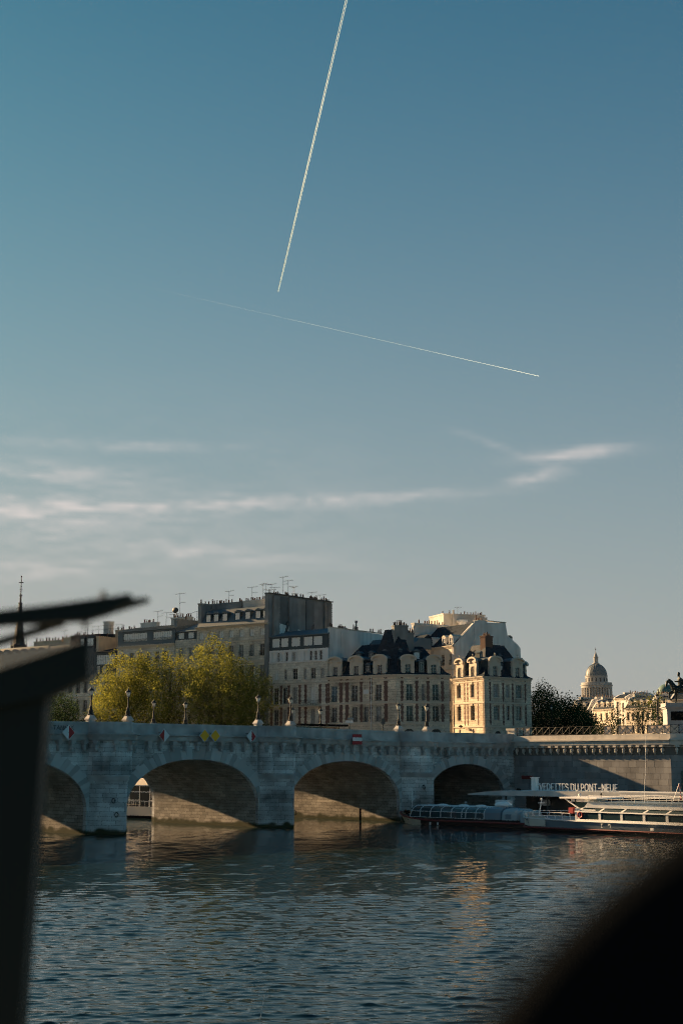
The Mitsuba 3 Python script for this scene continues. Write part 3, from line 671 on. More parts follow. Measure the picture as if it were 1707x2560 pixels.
    chimney(K, g, .7, 3.1, 2.9, 4.3, 23.5, 29.6, rng, 'm_flue', 8); chimney(K, g, 2.95, 4.2, 3.2, 4.4, 23.5, 28.4, rng, 'm_flue', 4)
left_pavilion()


# --- right corner pavilion, its gap side in the sun
def right_pavilion():
    K = thing('sunlit_corner_house', 'brick and stone corner house with one facade in warm sun and arched dormers', 'house')
    o = (24.55, 246.0, 0); f, g = Frame(o, 43), Frame(o, -61.5); EAVE = 21.75
    up, lo = (18.3, 2.3), (14.4, 2.5)
    wr = [(2.3, 1.6), (5.72, .9), (8.3, 1.6)]
    H = [(u, up[0], w, up[1]) for u, w in wr] + [(u, lo[0], w, lo[1]) for u, w in wr] + [(2.3, 9.9, 2.0, 2.7)]
    wall(K, f, 0, 12.5, 9.8, EAVE, H, 'm_facade')
    for u, w in wr:
        for z, h in (up, lo): window(K, f, u, z, w, h, 4 if w > 1 else 2, 4 if h < 2.4 else 5)
    wl = [(-8.65, 1.3), (-4.4, 1.3)]
    H = [(u, up[0], w, up[1]) for u, w in wl] + [(u, lo[0], w, lo[1]) for u, w in wl] + [(u - .2, 9.9, 1.7, 2.2) for u, w in wl]
    wall(K, g, -10.1, 0, 9.8, EAVE, H, 'm_facade')
    for u, w in wl:
        for z, h in (up, lo): window(K, g, u, z, w, h, 4, 4, v=.32)
        put(K + '__keystone', M().box(u + w / 2 - .13, u + w / 2 + .13, -.14, .02, up[0] + up[1] + .02, up[0] + up[1] + .5).box(u + w / 2 - .13, u + w / 2 + .13, -.14, .02, lo[0] + lo[1] + .02, lo[0] + lo[1] + .5).box(u + w / 2 - .13, u + w / 2 + .13, -.14, .02, 12.15, 12.9), 'm_stone_trim', g)
        put(K + '__arch_door', M().box(u - .2, u + 1.5, .3, .4, 9.9, 12.1), 'm_frame_dark', g)
    put(K + '__arch_door', M().box(2.3, 4.3, .3, .4, 9.9, 12.6), 'm_frame_dark', f)
    for i in range(9):
        a = math.pi * i / 9; b = math.pi * (i + 1) / 9 - .03
        put(K + '__arch_stone', M().prism([(3.3 + r * math.cos(t), 11.5 + r * math.sin(t)) for r, t in ((1.02, a), (1.6, a), (1.6, b), (1.02, b))], 'v', -.05, .02), 'm_stone_trim', f)
    for fr, u0, u1, m in ((f, 0, 12.5, 'm_stone_trim'), (g, -10.1, 0, 'm_stone_trim')):
        band(K, fr, u0, u1, 17.25, .2, .12, m); band(K, fr, u0, u1, 20.95, .2, .1, m); band(K, fr, u0, u1, 13.15, .22, .14, m); cornice(K, fr, u0, u1, 21.7, m)
    for u in (1.45, 4.9, 7.45, 10.9):
        for z0, z1 in ((17.6, 20.85), (13.5, 17.15)): brick_strip(K, f, u, z0, z1, .38)
        brick_strip(K, f, u, 21.2, 21.55, .4)
    for u in (-6.15, -5.2, -2.0):
        for z0, z1 in ((17.6, 20.85), (13.5, 17.15)): brick_strip(K, g, u, z0, z1, .36)
        brick_strip(K, g, u, 21.1, 21.35, .36)
    a = lambda fr, u, v: tuple(fr((u, v, 0))[:2])
    c0 = a(f, 0, 0); back = a(f, 12.5, 12); le = a(g, -10.1, 0)
    put(K + '__body', M().prism(Polygon([tuple(np.array(c0) + np.array([.1, .8])), a(f, 12.4, .5), a(f, 12.4, 9.8), tuple(np.array(le) + np.array([.6, .6]))]), 'w', 9.8, 21.7), 'm_facade')
    hip_roof(K, W0, [le, c0, a(f, 12.5, 0), a(f, 12.5, 10)], 21.8, [(23.4, 255.7), (25.5, 251.8), (29.1, 255.2), (27.6, 259.0)], 27.8)
    for u in (-7.6, -3.45): dormer(K, g, u, 21.85, 2.3, 3.2, 2.8, finial=True, stone='m_stone_trim', wh=1.75)
    for u in (2.9, 8.9): dormer(K, f, u, 21.85, 2.9, 3.3, 2.8, finial=True, wh=1.75, ww=1.1)
    dormer(K, Frame(f((12.5, 0, 0)), 125), 2.2, 21.85, 2.2, 3.0, 2, finial=True)
    small_dormer(K, f, 5.55, .9, 23.0, .75, .9, 1.4, 'm_curtain'); small_dormer(K, f, 1.9, 2.3, 25.2, .5, .7, 1.0, 'm_glass'); small_dormer(K, f, 7.0, 2.3, 25.0, .45, .6, 1.0, 'm_curtain')
    chimney(K, f, 4.2, 6.2, 3.3, 4.5, 24, 29.3, rng, 'm_clay', 6)
    put(K + '__drainpipe', M().tube((-9.95, -.15, 10), (-9.95, -.15, 21.6), .08).tube((-9.95, -.15, 21.6), (-9.4, -.5, 21.9), .08), 'm_stone_trim', g)
    put(K + '__wall_lamp', M().tube((-6.2, -.1, 13.0), (-6.2, -.9, 13.2), .04).lathe([(.1, 13.2), (.45, 13.35), (.1, 13.6)], (-6.2, -.9), 8), 'm_iron', g)
right_pavilion()


# --- tall gabled house behind the right pavilion
def gable_house():
    K = thing('gabled_cream_house', 'cream house with a blank white gable wall rising behind the sunlit corner house', 'house')
    o = (20.65, 262.0, 0); f, g = Frame(o, 43), Frame(o, -60)
    wl = [(-4.3, 24.9, 1.2, 2.0), (-1.45, 24.95, .75, 1.95), (-3.9, 21.4, 1.0, 1.1), (-1.3, 21.4, .7, 1.4), (-2.1, 18.2, .9, 2.2), (-2.0, 14.4, .9, 2.2)]
    wall(K, g, -14, 0, 9.8, 28.3, wl, 'm_cream')
    for u, z, w, h in wl: window(K, g, u, z, w, h, 2, 3, rail=h > 1.9)
    put(K + '__panelling', M().box(-9.3, -6.6, -.06, .0, 26.2, 27.8), 'm_stone_trim', g)
    band(K, g, -14, 0, 23.9, .22, .12, 'm_stone_trim'); band(K, g, -14, 0, 17.2, .22, .12, 'm_stone_trim'); cornice(K, g, -14, 0, 28.3, 'm_stone_trim')
    put(K + '__gable_wall', M().prism([(0, 9.8), (19, 9.8), (19, 28.9), (18.1, 29.6), (15.2, 31.2), (14.7, 33.5), (9.45, 33.2), (9.4, 33.45), (7.4, 33.45), (7.35, 32.9), (5.6, 32.9), (0.0, 28.5)], 'v', 0, .5), 'm_white_plaster', f)
    put(K + '__flue', M().box(5.7, 7.3, -.12, 0, 24, 33.4), 'm_white_plaster', f)
    put(K + '__coping', M().box(9.5, 14.8, -.1, .6, 33.5, 33.66), 'm_stone_trim', f)
    # roof along the lit face
    L = lambda u, v, w: g((u, v, w))
    ang = np.array([L(.05, -.2, 28.4), L(-14, -.2, 28.4), f((5.65 - 13, 0, 0)) * 0 + L(-14, 5.0, 32.9), f((5.6, .2, 32.9))])
    v = np.vstack([ang, ang - [0, 0, .25]]); put(K + '__roof', M().tris(v, [[0, 1, 2, 3], [7, 6, 5, 4], [0, 4, 5, 1], [1, 5, 6, 2], [2, 6, 7, 3], [3, 7, 4, 0]]), 'm_slate')
    for u in (-8.0, -3.55, -1.25): small_dormer(K, g, u, .25, 28.55, .95, 1.45, 2.4, 'm_glass', 'm_white', 'm_stone_trim', 'm_white_plaster')
    put(K + '__body', M().prism(Polygon([tuple(L(-.3, .6, 0)[:2]), tuple(f((18.6, .6, 0))[:2]), tuple(f((18.6, 9, 0))[:2]), tuple(L(-14, 8, 0)[:2]), tuple(L(-14, .5, 0)[:2])]), 'w', 9.8, 28.2), 'm_cream')
    small_dormer(K, Frame(f((16.6, .6, 0)), 43), .2, .2, 29.9, 1.3, .9, 3, 'm_zinc_dark')
    chimney(K, f, 7.0, 9.4, .4, 1.2, 32, 33.6, rng, 'm_white_plaster', 5)
    K2 = thing('rear_gabled_house', 'pale house with a long row of chimney pots topmost behind the gabled cream house', 'house')
    h = Frame((17.2, 268.5, 0), 38)
    put(K2 + '__gable_wall', M().prism([(-1.5, 9.8), (12, 9.8), (12, 33.2), (-.8, 33.2), (-1.5, 28.5)], 'v', 4.5, 5.0), 'm_white_plaster', h)
    chimney(K2, h, -.8, 8.3, 4.3, 5.2, 33, 33.5, rng, 'm_white_plaster', 14)
    K3 = thing('distant_grey_block', 'grey rooftop block with pots and a white vent, highest of the right houses', 'house')
    b = Frame((20.45, 285, 0), 20); put(K3 + '__wall', M().box(0, 9.1, 0, 7, 9.8, 36.4).box(-.1, 9.3, -.1, 7.1, 36.4, 36.7).box(9.1, 9.75, 0, 7, 9.8, 36.2), 'm_plaster', b)
    pots(K3, b, [(x, .5, 36.7) for x in (.1, 1.6, 4.1, 4.9, 5.6, 6.3, 6.9, 7.4, 7.9, 8.4, 8.7)], rng)
    put(K3 + '__vent', M().box(3.0, 4.3, -1.4, -.4, 33.2, 34.9).box(2.8, 4.6, -1.6, -.2, 34.9, 35.4), 'm_white', b); put(K3 + '__flue', M().tube((2.0, -.5, 33), (2.0, -.5, 37.4), .2), 'm_plaster', b)
    aerial(K3, b, 3.4, .5, 36.7, 1.4)
    K4 = thing('low_lit_house', 'small sunlit house end between the two corner houses with four chimney pots', 'house')
    c = Frame((13.0, 268, 0), -60); put(K4 + '__wall', M().box(-7, 1.4, 0, 6, 9.8, 28.6), 'm_cream', c)
    put(K4 + '__roof', M().prism([(-.3, 28.6), (3, 31.0), (6.2, 28.6)], 'u', -7, 1.5), 'm_slate', c); cm = Frame((14.6, 262.5, 0), 40); chimney(K4, cm, -2.6, .6, 2.2, 3.2, 27.5, 31.2, rng, 'm_plaster', 6)
gable_house()


# --- the row on the quay to the left
def house_a():
    K = thing('narrow_quay_house', 'narrow shaded quay house with a dark attic of five bright wide windows', 'house'); f = QF
    U = lambda x: -26.87 + (x - 200) / 875 * 12.77
    R = [(24.35, 1.6, [(240, 300), (320, 365), (385, 430), (445, 495), (545, 605), (620, 675), (730, 790), (810, 860), (880, 930), (955, 1005)], 2, 2),
         (21.2, 1.8, [(285, 355), (430, 475), (560, 635), (725, 770), (830, 905), (980, 1030)], 2, 3), (17.05, 2.8, [(275, 350), (410, 480), (560, 630), (740, 765), (825, 900), (950, 975)], 2, 4),
         (13.4, 2.7, [(275, 350), (420, 470), (560, 610), (740, 762), (825, 895)], 2, 4)]
    H = [(U(a), z, U(b) - U(a), h) for z, h, l, _, _ in R for a, b in l]
    wall(K, f, -26.9, -13.95, 9.8, 24.2, [x for x in H if x[1] < 24], 'm_facade_grey'); wall(K, f, -26.9, -13.95, 24.2, 26.3, [x for x in H if x[1] > 24], 'm_offwhite', .3)
    for z, h, l, c, r in R:
        for a, b in l: w = U(b) - U(a); window(K, f, U(a), z, w, h, c if w > .5 else 1, r, frame='m_offwhite' if z > 24 else 'm_frame', glass='m_glass' if rng.random() < .8 else 'm_curtain')
    for z in (20.35, 16.6, 13.0): band(K, f, -26.9, -13.95, z, .2, .1)
    band(K, f, -26.9, -13.95, 24.1, .18, .1, 'm_offwhite')
    for u in (-26.2, -24.1, -22.4, -20.0, -18.7, -15.6, -14.2):
        for z0, z1 in ((16.95, 20.2), (13.3, 16.5)): brick_strip(K, f, u, z0, z1, .5)
    put(K + '__balcony', M().box(-19.6, -15.2, -.8, 0, 16.45, 16.62), 'm_stone_trim', f)
    m = M().box(-19.6, -15.2, -.8, -.77, 17.45, 17.5)
    for x in np.arange(-19.6, -15.1, .15): m.box(x - .012, x + .012, -.795, -.775, 16.62, 17.45)
    put(K + '__balcony_rail', m, 'm_iron', f)
    # dark attic
    AW = [(245, 360), (380, 490), (540, 670), (725, 855), (870, 1000)]
    wall(K, f, -26.85, -14.0, 26.3, 28.6, [(U(a), 26.85, U(b) - U(a), 1.5) for a, b in AW], 'm_zinc_dark', .3)
    for a, b in AW: window(K, f, U(a), 26.85, U(b) - U(a), 1.5, 4, 1, v=.1, frame='m_offwhite', glass='m_curtain', sill=False)
    put(K + '__roof', M().prism([(-.2, 28.6), (-.2, 28.75), (5, 30.1), (10, 28.7), (10, 28.6)], 'u', -26.8, -14.0), 'm_zinc', f)
    put(K + '__body', M().box(-26.85, -14.4, .5, 14.5, 9.8, 28.5), 'm_plaster', f)
    put(K + '__party_wall', M().prism([(.46, 9.8), (16, 9.8), (16, 29.6), (.46, 29.75)], 'u', -14.35, -13.93), 'm_white_plaster', f)
    put(K + '__flue', M().box(-13.93, -13.8, 3.6, 4.1, 21.5, 29.4), 'm_white_plaster', f)
    put(K + '__coping', M().box(-14.45, -13.85, .4, 16, 29.75, 29.87), 'm_stone_trim', f)
    pots(K, f, [(-14.15, v, 29.87) for v in (.9, 1.3, 3.2, 3.6, 4.0, 4.4, 5.0, 7.5, 8.0, 8.6, 12.5, 13.2, 15.0, 15.6)], rng)
    put(K + '__roof_vent', M().tube((-14.15, 8.3, 29.8), (-14.15, 8.3, 31.1), .12).ball((-14.15, 8.3, 31.3), .25, 1), 'm_zinc', f)
    put(K + '__rear_house_roof', M().prism([(10.2, 26.5), (13, 28.4), (16.5, 28.4), (16.5, 26.5)], 'u', -13.9, -4.0), 'm_zinc', f)
house_a()


def house_b():
    K = thing('tall_flue_house', 'tallest quay house with a huge ribbed grey flue wall and a row of bright dormers', 'house'); f = QF
    us = [-43.0 + 2.42 * i for i in range(7)]
    rows = [(29.15, 1.3), (25.6, 2.1), (21.8, 2.2), (18.0, 2.3), (13.6, 2.6)]
    wall(K, f, -44, -26.95, 9.8, 31.1, [(u - .55, z, 1.1, h) for u in us for z, h in rows], 'm_facade_grey')
    for u in us:
        for z, h in rows: window(K, f, u - .55, z, 1.1, h, 2, 3 if h > 2 else 2, rail=h > 2, glass='m_curtain' if z > 29 else 'm_glass')
    for z in (28.3, 24.7, 20.9, 17.2): band(K, f, -44, -26.95, z, .22, .14)
    cornice(K, f, -44, -26.95, 31.2, 'm_stone_trim', .7)
    put(K + '__roof', M().prism([(-.1, 31.4), (1.6, 34.3), (5, 35.2), (17, 34.6), (17, 31.4)], 'u', -43.9, -27.5), 'm_zinc', f)
    for u in (-41.6, -39.7, -37.6, -34.6, -32.2, -29.8, -28.1): small_dormer(K, f, u, .35, 32.0, 1.05, 1.5, 2.2, 'm_curtain', 'm_offwhite', 'm_zinc', 'm_zinc_dark')
    put(K + '__body', M().box(-43.9, -27.4, .5, 17.8, 9.8, 31.3), 'm_plaster', f)
    chimney(K, f, -44.1, -36.2, 3.2, 4.2, 31, 35.9, rng, 'm_flue', 13); chimney(K, f, -44.1, -43.3, .3, 3.2, 31, 35.8, rng, 'm_flue', 3); chimney(K, f, -36.0, -30.1, 3.4, 4.6, 31, 36.0, rng, 'm_plaster', 11); chimney(K, f, -30.0, -27.6, 2.4, 3.6, 31, 36.1, rng, 'm_plaster', 4)
    W = put(K + '__flue_wall', M().box(-27.75, -26.95, -.25, 18.0, 9.8, 36.4), 'm_flue', f)
    v = [-.2, .75, 2.5, 5.0, 7.4, 9.9, 12.2, 15.3, 15.9, 17.2, 18.0]
    for i in range(len(v) - 1):
        o = (.02, .16, .05, .2, .1, .18, .04, .2, .1, .03)[i]
        put(W + '__flue', M().box(-26.95, -26.95 + o * 2 + .1, v[i] + .06, v[i + 1] - .05, 24, 36.1), 'm_flue%d' % (i % 3), f)
    put(W + '__coping', M().box(-27.85, -26.6, -.35, 18.1, 36.4, 36.56), 'm_frame_dark', f)
    put(W + '__whitewash', M().prism([(2.0, 29.0), (13.0, 29.0), (13.0, 29.9), (2.0, 31.4)], 'u', -26.6, -26.57), 'm_white_plaster', f)
    for a, b in ((5.0, 4.2), (12.2, 11.2)): put(W + '__flue', M().hexa([(-26.9, b - .5, 29), (-26.45, b - .5, 29), (-26.45, b + .1, 29), (-26.9, b + .1, 29)], [(-26.9, a - .5, 31.8), (-26.45, a - .5, 31.8), (-26.45, a + .1, 31.8), (-26.9, a + .1, 31.8)]), 'm_frame_dark', f)
    pots(K, f, [(-27.3, x, 36.5) for x in (.4, 1.7, 2.2, 2.7, 3.2, 4.9, 5.1, 5.4, 5.7, 6.9, 7.7, 8.0, 8.2, 9.2, 9.9, 12.0, 12.2, 12.5, 12.9, 13.3, 13.6, 14.0, 15.3, 15.5, 16.1, 16.7, 17.0, 17.5)], rng, 'm_clay')
    for u, v_, h, a in ((-39.6, 3.7, 2.2, 0), (-34.4, 4, 2.6, 20), (-31.8, 4, 3.0, -10), (-31.1, 4, 2.8, 15), (-29.0, 3, 2.6, 0), (-28.3, 3, 2.0, 30)): aerial(K, f, u, v_, 35.9, h, 1.3, a)
    for v_, h, a in ((4.2, 3.4, 0), (5.6, 2.9, 10), (7.4, 1.9, -20), (12.4, 1.4, 10), (15.0, 1.2, 40)): aerial(K, f, -27.3, v_, 36.4, h, 1.3, a)
for i, c in enumerate(((.20, .21, .215), (.25, .245, .235), (.13, .145, .15))): mat('m_flue%d' % i, plaster(c, .5, .5), .9)
house_b()


def house_c():
    f = QF
    K = thing('recessed_quay_house', 'low recessed quay house with a pyramid zinc roof beside the tall flue house', 'house')
    wall(K, f, -49.3, -44.1, 9.8, 29.3, [(u, z, 1.0, 2.0) for u in (-48.4, -46.0) for z in (14, 18, 22, 25.8)], 'm_facade_grey')
    for u in (-48.4, -46.0):
        for z in (14, 18, 22, 25.8): window(K, f, u, z, 1.0, 2.0, 2, 3)
    put(K + '__attic', M().box(-49.2, -44.2, .2, 6, 29.3, 30.7), 'm_zinc_dark', f); put(K + '__body', M().box(-49.2, -44.2, .5, 12, 9.8, 29.2), 'm_plaster', f)
    for u in (-48.0, -45.6): put(num(K + '__window'), bars(1.3, 1.1, 3, 1), 'm_frame', f.at(u - .6, .12, 29.5)); put(K + '__curtain_pane', M().box(u - .58, u + .68, .15, .18, 29.52, 30.58), 'm_curtain', f)
    hip_roof(K, f, [(-49.3, 0), (-44.1, 0), (-44.1, 7), (-49.3, 7)], 30.7, [(-47, 3), (-46.2, 3), (-46.2, 3.6), (-47, 3.6)], 32.3, 'm_zinc', over=.15, flare=.3)
    chimney(K, f, -49.4, -44.0, 7, 8, 29, 33.3, rng, 'm_ochre', 6)  # ochre plaster paints warm sunlight onto this chimney wall
    K = thing('studio_quay_house', 'quay house with two long studio window bands behind the yellow trees', 'house')
    us = [-63.3 + 2.2 * i for i in range(6)]
    wall(K, f, -64.4, -49.4, 9.8, 28.5, [(u, z, 1.1, 2.1) for u in us for z in (25.4, 21.6, 17.8, 13.6)], 'm_facade_grey')
    for u in us:
        for z in (25.4, 21.6, 17.8, 13.6): window(K, f, u, z, 1.1, 2.1, 2, 3, rail=True)
    cornice(K, f, -64.4, -49.4, 28.7); 
    for z in (24.6, 20.8): band(K, f, -64.4, -49.4, z)
    ww = [(-62.95, 6.3), (-55.1, 4.8)]
    wall(K, f, -64.3, -49.5, 28.85, 31.5, [(u, 29.6, w, 1.6) for u, w in ww], 'm_zinc', .3)
    for u, w in ww: window(K, f, u, 29.6, w, 1.6, 11 if w > 6 else 8, 1, v=.1, frame='m_frame_dark', glass='m_curtain', sill=False); put(K + '__guard_rail', M().box(u, u + w, .02, .05, 29.95, 30.02).box(u, u + w, .02, .05, 29.75, 29.8), 'm_frame_dark', f)
    m = M().prism([(-.25, 31.5), (-.25, 31.62), (1.2, 32.0), (6, 32.9), (9, 31.5)], 'u', -64.3, -49.5)
    for u in np.arange(-64.2, -49.5, .62): m.prism([(-.2, 31.6), (-.2, 31.72), (1.2, 32.1), (6, 33.0), (6, 32.8)], 'u', u - .04, u + .04)
    put(K + '__roof', m, 'm_zinc', f); put(K + '__body', M().box(-64.3, -49.6, .5, 13, 9.8, 31.4), 'm_plaster', f)
    chimney(K, f, -62.8, -58.6, 4.4, 5.3, 31.8, 33.6, rng, 'm_plaster', 9); chimney(K, f, -55.3, -50.6, 5, 6, 32, 34.2, rng, 'm_plaster', 10); chimney(K, f, -50.4, -49.5, .6, 7, 29, 33.4, rng, 'm_flue', 3)
    put(K + '__satellite_dish', M().ball((-54.3, 5, 35.6), (.75, .3, .55), 2).tube((-54.3, 5.3, 34.2), (-54.3, 5.3, 35.4), .06), 'm_frame_dark', f)
    for u, z, h, a in ((-59.4, 33.2, 2.6, 0), (-57.1, 32.8, 2.6, 10), (-53.7, 34.2, 4.6, 5), (-55.2, 33, 2.0, 0), (-49.2, 33.3, 1.8, 0), (-45.0, 33.3, 2.0, 20)): aerial(K, f, u, 5.5, z, h, 1.6, a)
    K = thing('low_studio_house', 'lower quay house with a steel studio window and a tall cream chimney wall', 'house')
    wall(K, f, -70.6, -64.5, 9.8, 25.2, [(u, z, 1.1, 2.0) for u in (-70.1, -67.8, -66.0) for z in (21.9, 18.2, 14.2)], 'm_facade_grey')
    for u in (-70.1, -67.8, -66.0):
        for z in (21.9, 18.2, 14.2): window(K, f, u, z, 1.1, 2.0, 2, 3)
    put(K + '__attic', M().prism(sbox(-70.6, 23.9, -64.5, 27.9).difference(unary_union([sbox(-70.1, 25.6, -65.0, 27.5), sbox(-69.9, 23.95, -68.9, 25.4), sbox(-68.3, 23.95, -67.3, 25.4)])), 'v', -.1, .2), 'm_zinc_dark', f)
    window(K, f, -70.1, 25.6, 5.1, 1.9, 10, 2, v=.05, frame='m_frame_dark', glass='m_curtain', sill=False)
    for u in (-69.9, -68.3): window(K, f, u, 23.95, 1.0, 1.45, 2, 1, v=.05, sill=False, glass='m_curtain')
    put(K + '__roof', M().prism([(-.3, 27.9), (-.3, 28.05), (4, 29.0), (6, 27.9)], 'u', -70.6, -64.5), 'm_slate', f); put(K + '__body', M().box(-70.5, -64.6, .5, 10, 9.8, 27.8), 'm_plaster', f)
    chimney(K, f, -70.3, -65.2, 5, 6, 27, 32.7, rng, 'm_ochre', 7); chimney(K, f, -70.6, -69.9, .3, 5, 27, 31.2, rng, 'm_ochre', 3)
    K = thing('dark_mansard_house', 'quay house with a tall dark mansard just right of the bookstall beam', 'house')
    us = [-77.6 + 2.1 * i for i in range(3)]
    wall(K, f, -78.3, -70.7, 9.8, 23.8, [(u, z, 1.1, 2.2) for u in us for z in (20.4, 16.8, 13.2)], 'm_facade_grey')
    for u in us:
        for z in (20.4, 16.8, 13.2): window(K, f, u, z, 1.1, 2.2, 2, 3, rail=True)
    for z in (19.6, 16.1): band(K, f, -78.3, -70.7, z)
    put(K + '__mansard', M().prism([(0, 23.8), (.8, 31.7), (6, 32.0), (6, 23.8)], 'u', -78.3, -70.7), 'm_slate', f); cornice(K, f, -78.3, -70.7, 23.7)
    for u, z, w, h in ((-72.2, 29.4, 1.7, 1.5), (-74.5, 29.4, .9, 1.5), (-73.4, 26.0, 1.0, 1.7), (-76.5, 26.0, 1.0, 1.7)): small_dormer(K, f, u, .25, z, w, h, 1.2, 'm_curtain', 'm_frame', 'm_zinc_dark')
    put(K + '__body', M().box(-78.2, -70.8, .5, 10, 9.8, 23.8), 'm_plaster', f); put(K + '__roof_cabin', M().box(-72.6, -71.2, 4, 5.4, 31.9, 34.2).box(-72.7, -71.1, 3.9, 5.5, 34.2, 34.45), 'm_plaster', f)
    m = M()
    for u in np.arange(-76.2, -64.6, 1.6): m.tube((u, 1.6, 31.8), (u, 1.6, 33.3), .03, .03, 4)
    m.tube((-76.2, 1.6, 33.3), (-64.6, 1.6, 33.3), .03, .03, 4).tube((-76.2, 1.6, 32.6), (-64.6, 1.6, 32.6), .03, .03, 4); put(K + '__roof_rail', m, 'm_frame_dark', f)
    pots(K, f, [(u, 1.5, 31.8) for u in (-77.6, -77.2, -76.6, -73.0)], rng); aerial(K, f, -76.0, 3, 32, 3.4, 1.5); aerial(K, f, -75.5, 2, 32, 2, 1.2)
    K = thing('pale_quay_house', 'pale plaster quay house partly hidden behind the bookstall lid', 'house')
    us = [-84.7 + 2.2 * i for i in range(3)]
    wall(K, f, -85.3, -78.4, 9.8, 26.5, [(u, z, 1.1, 2.1) for u in us for z in (22.5, 18.5, 14.4)], 'm_facade_grey')
    for u in us:
        for z in (22.5, 18.5, 14.4): window(K, f, u, z, 1.1, 2.1, 2, 3)
    put(K + '__mansard', M().prism([(0, 26.5), (1.5, 30.0), (5, 30.6), (5, 26.5)], 'u', -85.3, -78.4), 'm_zinc', f); put(K + '__body', M().box(-85.2, -78.5, .5, 10, 9.8, 26.5), 'm_plaster', f)
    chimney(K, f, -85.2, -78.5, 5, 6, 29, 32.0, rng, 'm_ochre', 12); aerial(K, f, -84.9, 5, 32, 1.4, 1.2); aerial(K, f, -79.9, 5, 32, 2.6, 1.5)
    K = thing('far_left_house', 'long pale rooftop left of the spire foot under the bookstall lid', 'house')
    wall(K, f, -104, -85.4, 9.8, 27, [], 'm_facade_grey'); put(K + '__mansard', M().prism([(0, 27), (1.5, 30.2), (5, 30.6), (5, 27)], 'u', -104, -85.4), 'm_zinc_dark', f)
    for u in np.arange(-102.5, -86, 2.6): small_dormer(K, f, u, .5, 28, 1.0, 1.3, 1.2, 'm_curtain')
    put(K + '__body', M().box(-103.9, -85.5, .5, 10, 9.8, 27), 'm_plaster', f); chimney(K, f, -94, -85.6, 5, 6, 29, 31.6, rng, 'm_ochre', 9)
house_c()


# ------------------------------------------------------------------ spire and dome far behind
def make_spire():
    K = thing('church_spire', 'thin dark openwork gothic spire above the bookstall lid', 'spire'); f = Frame((-123.5, 545, -9.3), 20)
    n = 8
    put(K + '__nave_roof', M().prism([(-7, 32), (7, 32), (0, 45)], 'v', -14, 14).box(-7, 7, -14, 14, 10, 32), 'm_lead_dark', f)
    m = M().lathe([(3.0, 36), (3.0, 55), (3.5, 55.2), (3.0, 56), (2.8, 60), (3.2, 60.2), (2.3, 61)], n=8)
    for i in range(8):
        a = i * math.pi / 4
        for r, z0, z1 in ((3.3, 50, 58.5), (3.0, 57, 64)): m.tube((r * math.cos(a), r * math.sin(a), z0), (r * .93 * math.cos(a), r * .93 * math.sin(a), z1), .34, .04, 5)
    put(K + '__belfry', m, 'm_lead_dark', f)
    m = M().lathe([(2.2, 60), (1.15, 70), (.55, 76.3), (.3, 76.4)], n=8)
    for i in range(8):
        a = i * math.pi / 4
        for k in range(12):
            t = k / 12; r = 2.2 - 1.65 * t + .05; m.ball((r * math.cos(a), r * math.sin(a), 60.4 + 16 * t), .2, 0)
    put(K + '__spire', m, 'm_lead_dark', f)
    put(K + '__crown', M().lathe([(.3, 76), (.85, 76.4), (.85, 76.9), (.35, 77), (.3, 79.3), (.7, 79.7), (.2, 80.1), (.13, 87)], n=8).box(-.9, .9, -.1, .1, 84.6, 84.9).tube((-.7, 0, 82), (.7, 0, 82), .1).ball((0, 0, 87.1), .28, 1), 'm_lead_dark', f)
mat('m_lead_dark', (.03, .037, .042), .7)
make_spire()


def make_dome():
    K = thing('domed_church', 'far domed church with a colonnaded drum and lantern on the skyline', 'church'); f = Frame((283.5, 1590, 0), 0)
    put(K + '__base', M().box(-36, 36, -30, 30, 20, 64).box(-20, 20, -20, 20, 64, 66), 'm_far_stone', f)
    put(K + '__drum', M().lathe([(13.2, 64), (13.2, 90)], n=48), 'm_far_stone', f)
    for i in range(32):
        a = (i + .5) * 2 * math.pi / 32
        if math.sin(a) < .25: put(K + '__column', M().tube((16.2 * math.cos(a), 16.2 * math.sin(a), 68), (16.2 * math.cos(a), 16.2 * math.sin(a), 88), .85, .75, 8), 'm_far_stone', f)
    put(K + '__entablature', M().lathe([(13, 88), (17, 88), (17, 90), (17.8, 90.4), (17.8, 91.2), (16.8, 91.2), (16.8, 93.8), (12, 93.8), (12, 93.9)], n=48), 'm_far_stone', f)
    put(K + '__attic', M().lathe([(12, 92), (12, 100.2), (12.6, 100.6), (12.6, 101.3), (11, 101.4)], n=48), 'm_far_stone', f)
    for i in range(16):
        a = (i + .5) * 2 * math.pi / 16
        if math.sin(a) < .3: put(K + '__attic_window', M().box(-.9, .9, -.3, .3, 94.6, 98.9), 'm_frame_dark', f.at(12.0 * math.cos(a), 12.0 * math.sin(a), 0, math.degrees(a) + 90))
    k = np.linspace(0, math.pi / 2 * .9, 14); put(K + '__dome', M().lathe([(11.8 * math.cos(t), 101.3 + 13.6 * math.sin(t)) for t in k], n=48), 'm_lead', f, smooth=40)
    m = M()
    for i in range(24):
        a = i * 2 * math.pi / 24
        for t, s in zip(k[:-1], k[1:]):
            if t < 1.3: m.tube(*[((11.85 * math.cos(x)) * math.cos(a), (11.85 * math.cos(x)) * math.sin(a), 101.3 + 13.65 * math.sin(x)) for x in (t, s)], .2, .2, 4)
    q = put(K + '__dome_ribs', m, 'm_lead', f); labels[q] = {'kind': 'stuff'}
    put(K + '__lantern', M().lathe([(3.4, 114), (3.8, 114.8), (3.8, 115.6), (2.9, 115.6), (2.5, 116.4), (2.5, 121.4), (3.0, 121.8), (3.0, 122.4), (2.3, 122.6), (1.6, 125), (.5, 127.2), (.25, 128.5)], n=16), 'm_far_stone', f)
    put(K + '__cross', M().box(-.2, .2, -.2, .2, 128, 133).box(-.9, .9, -.2, .2, 130.8, 131.3), 'm_frame_dark', f)
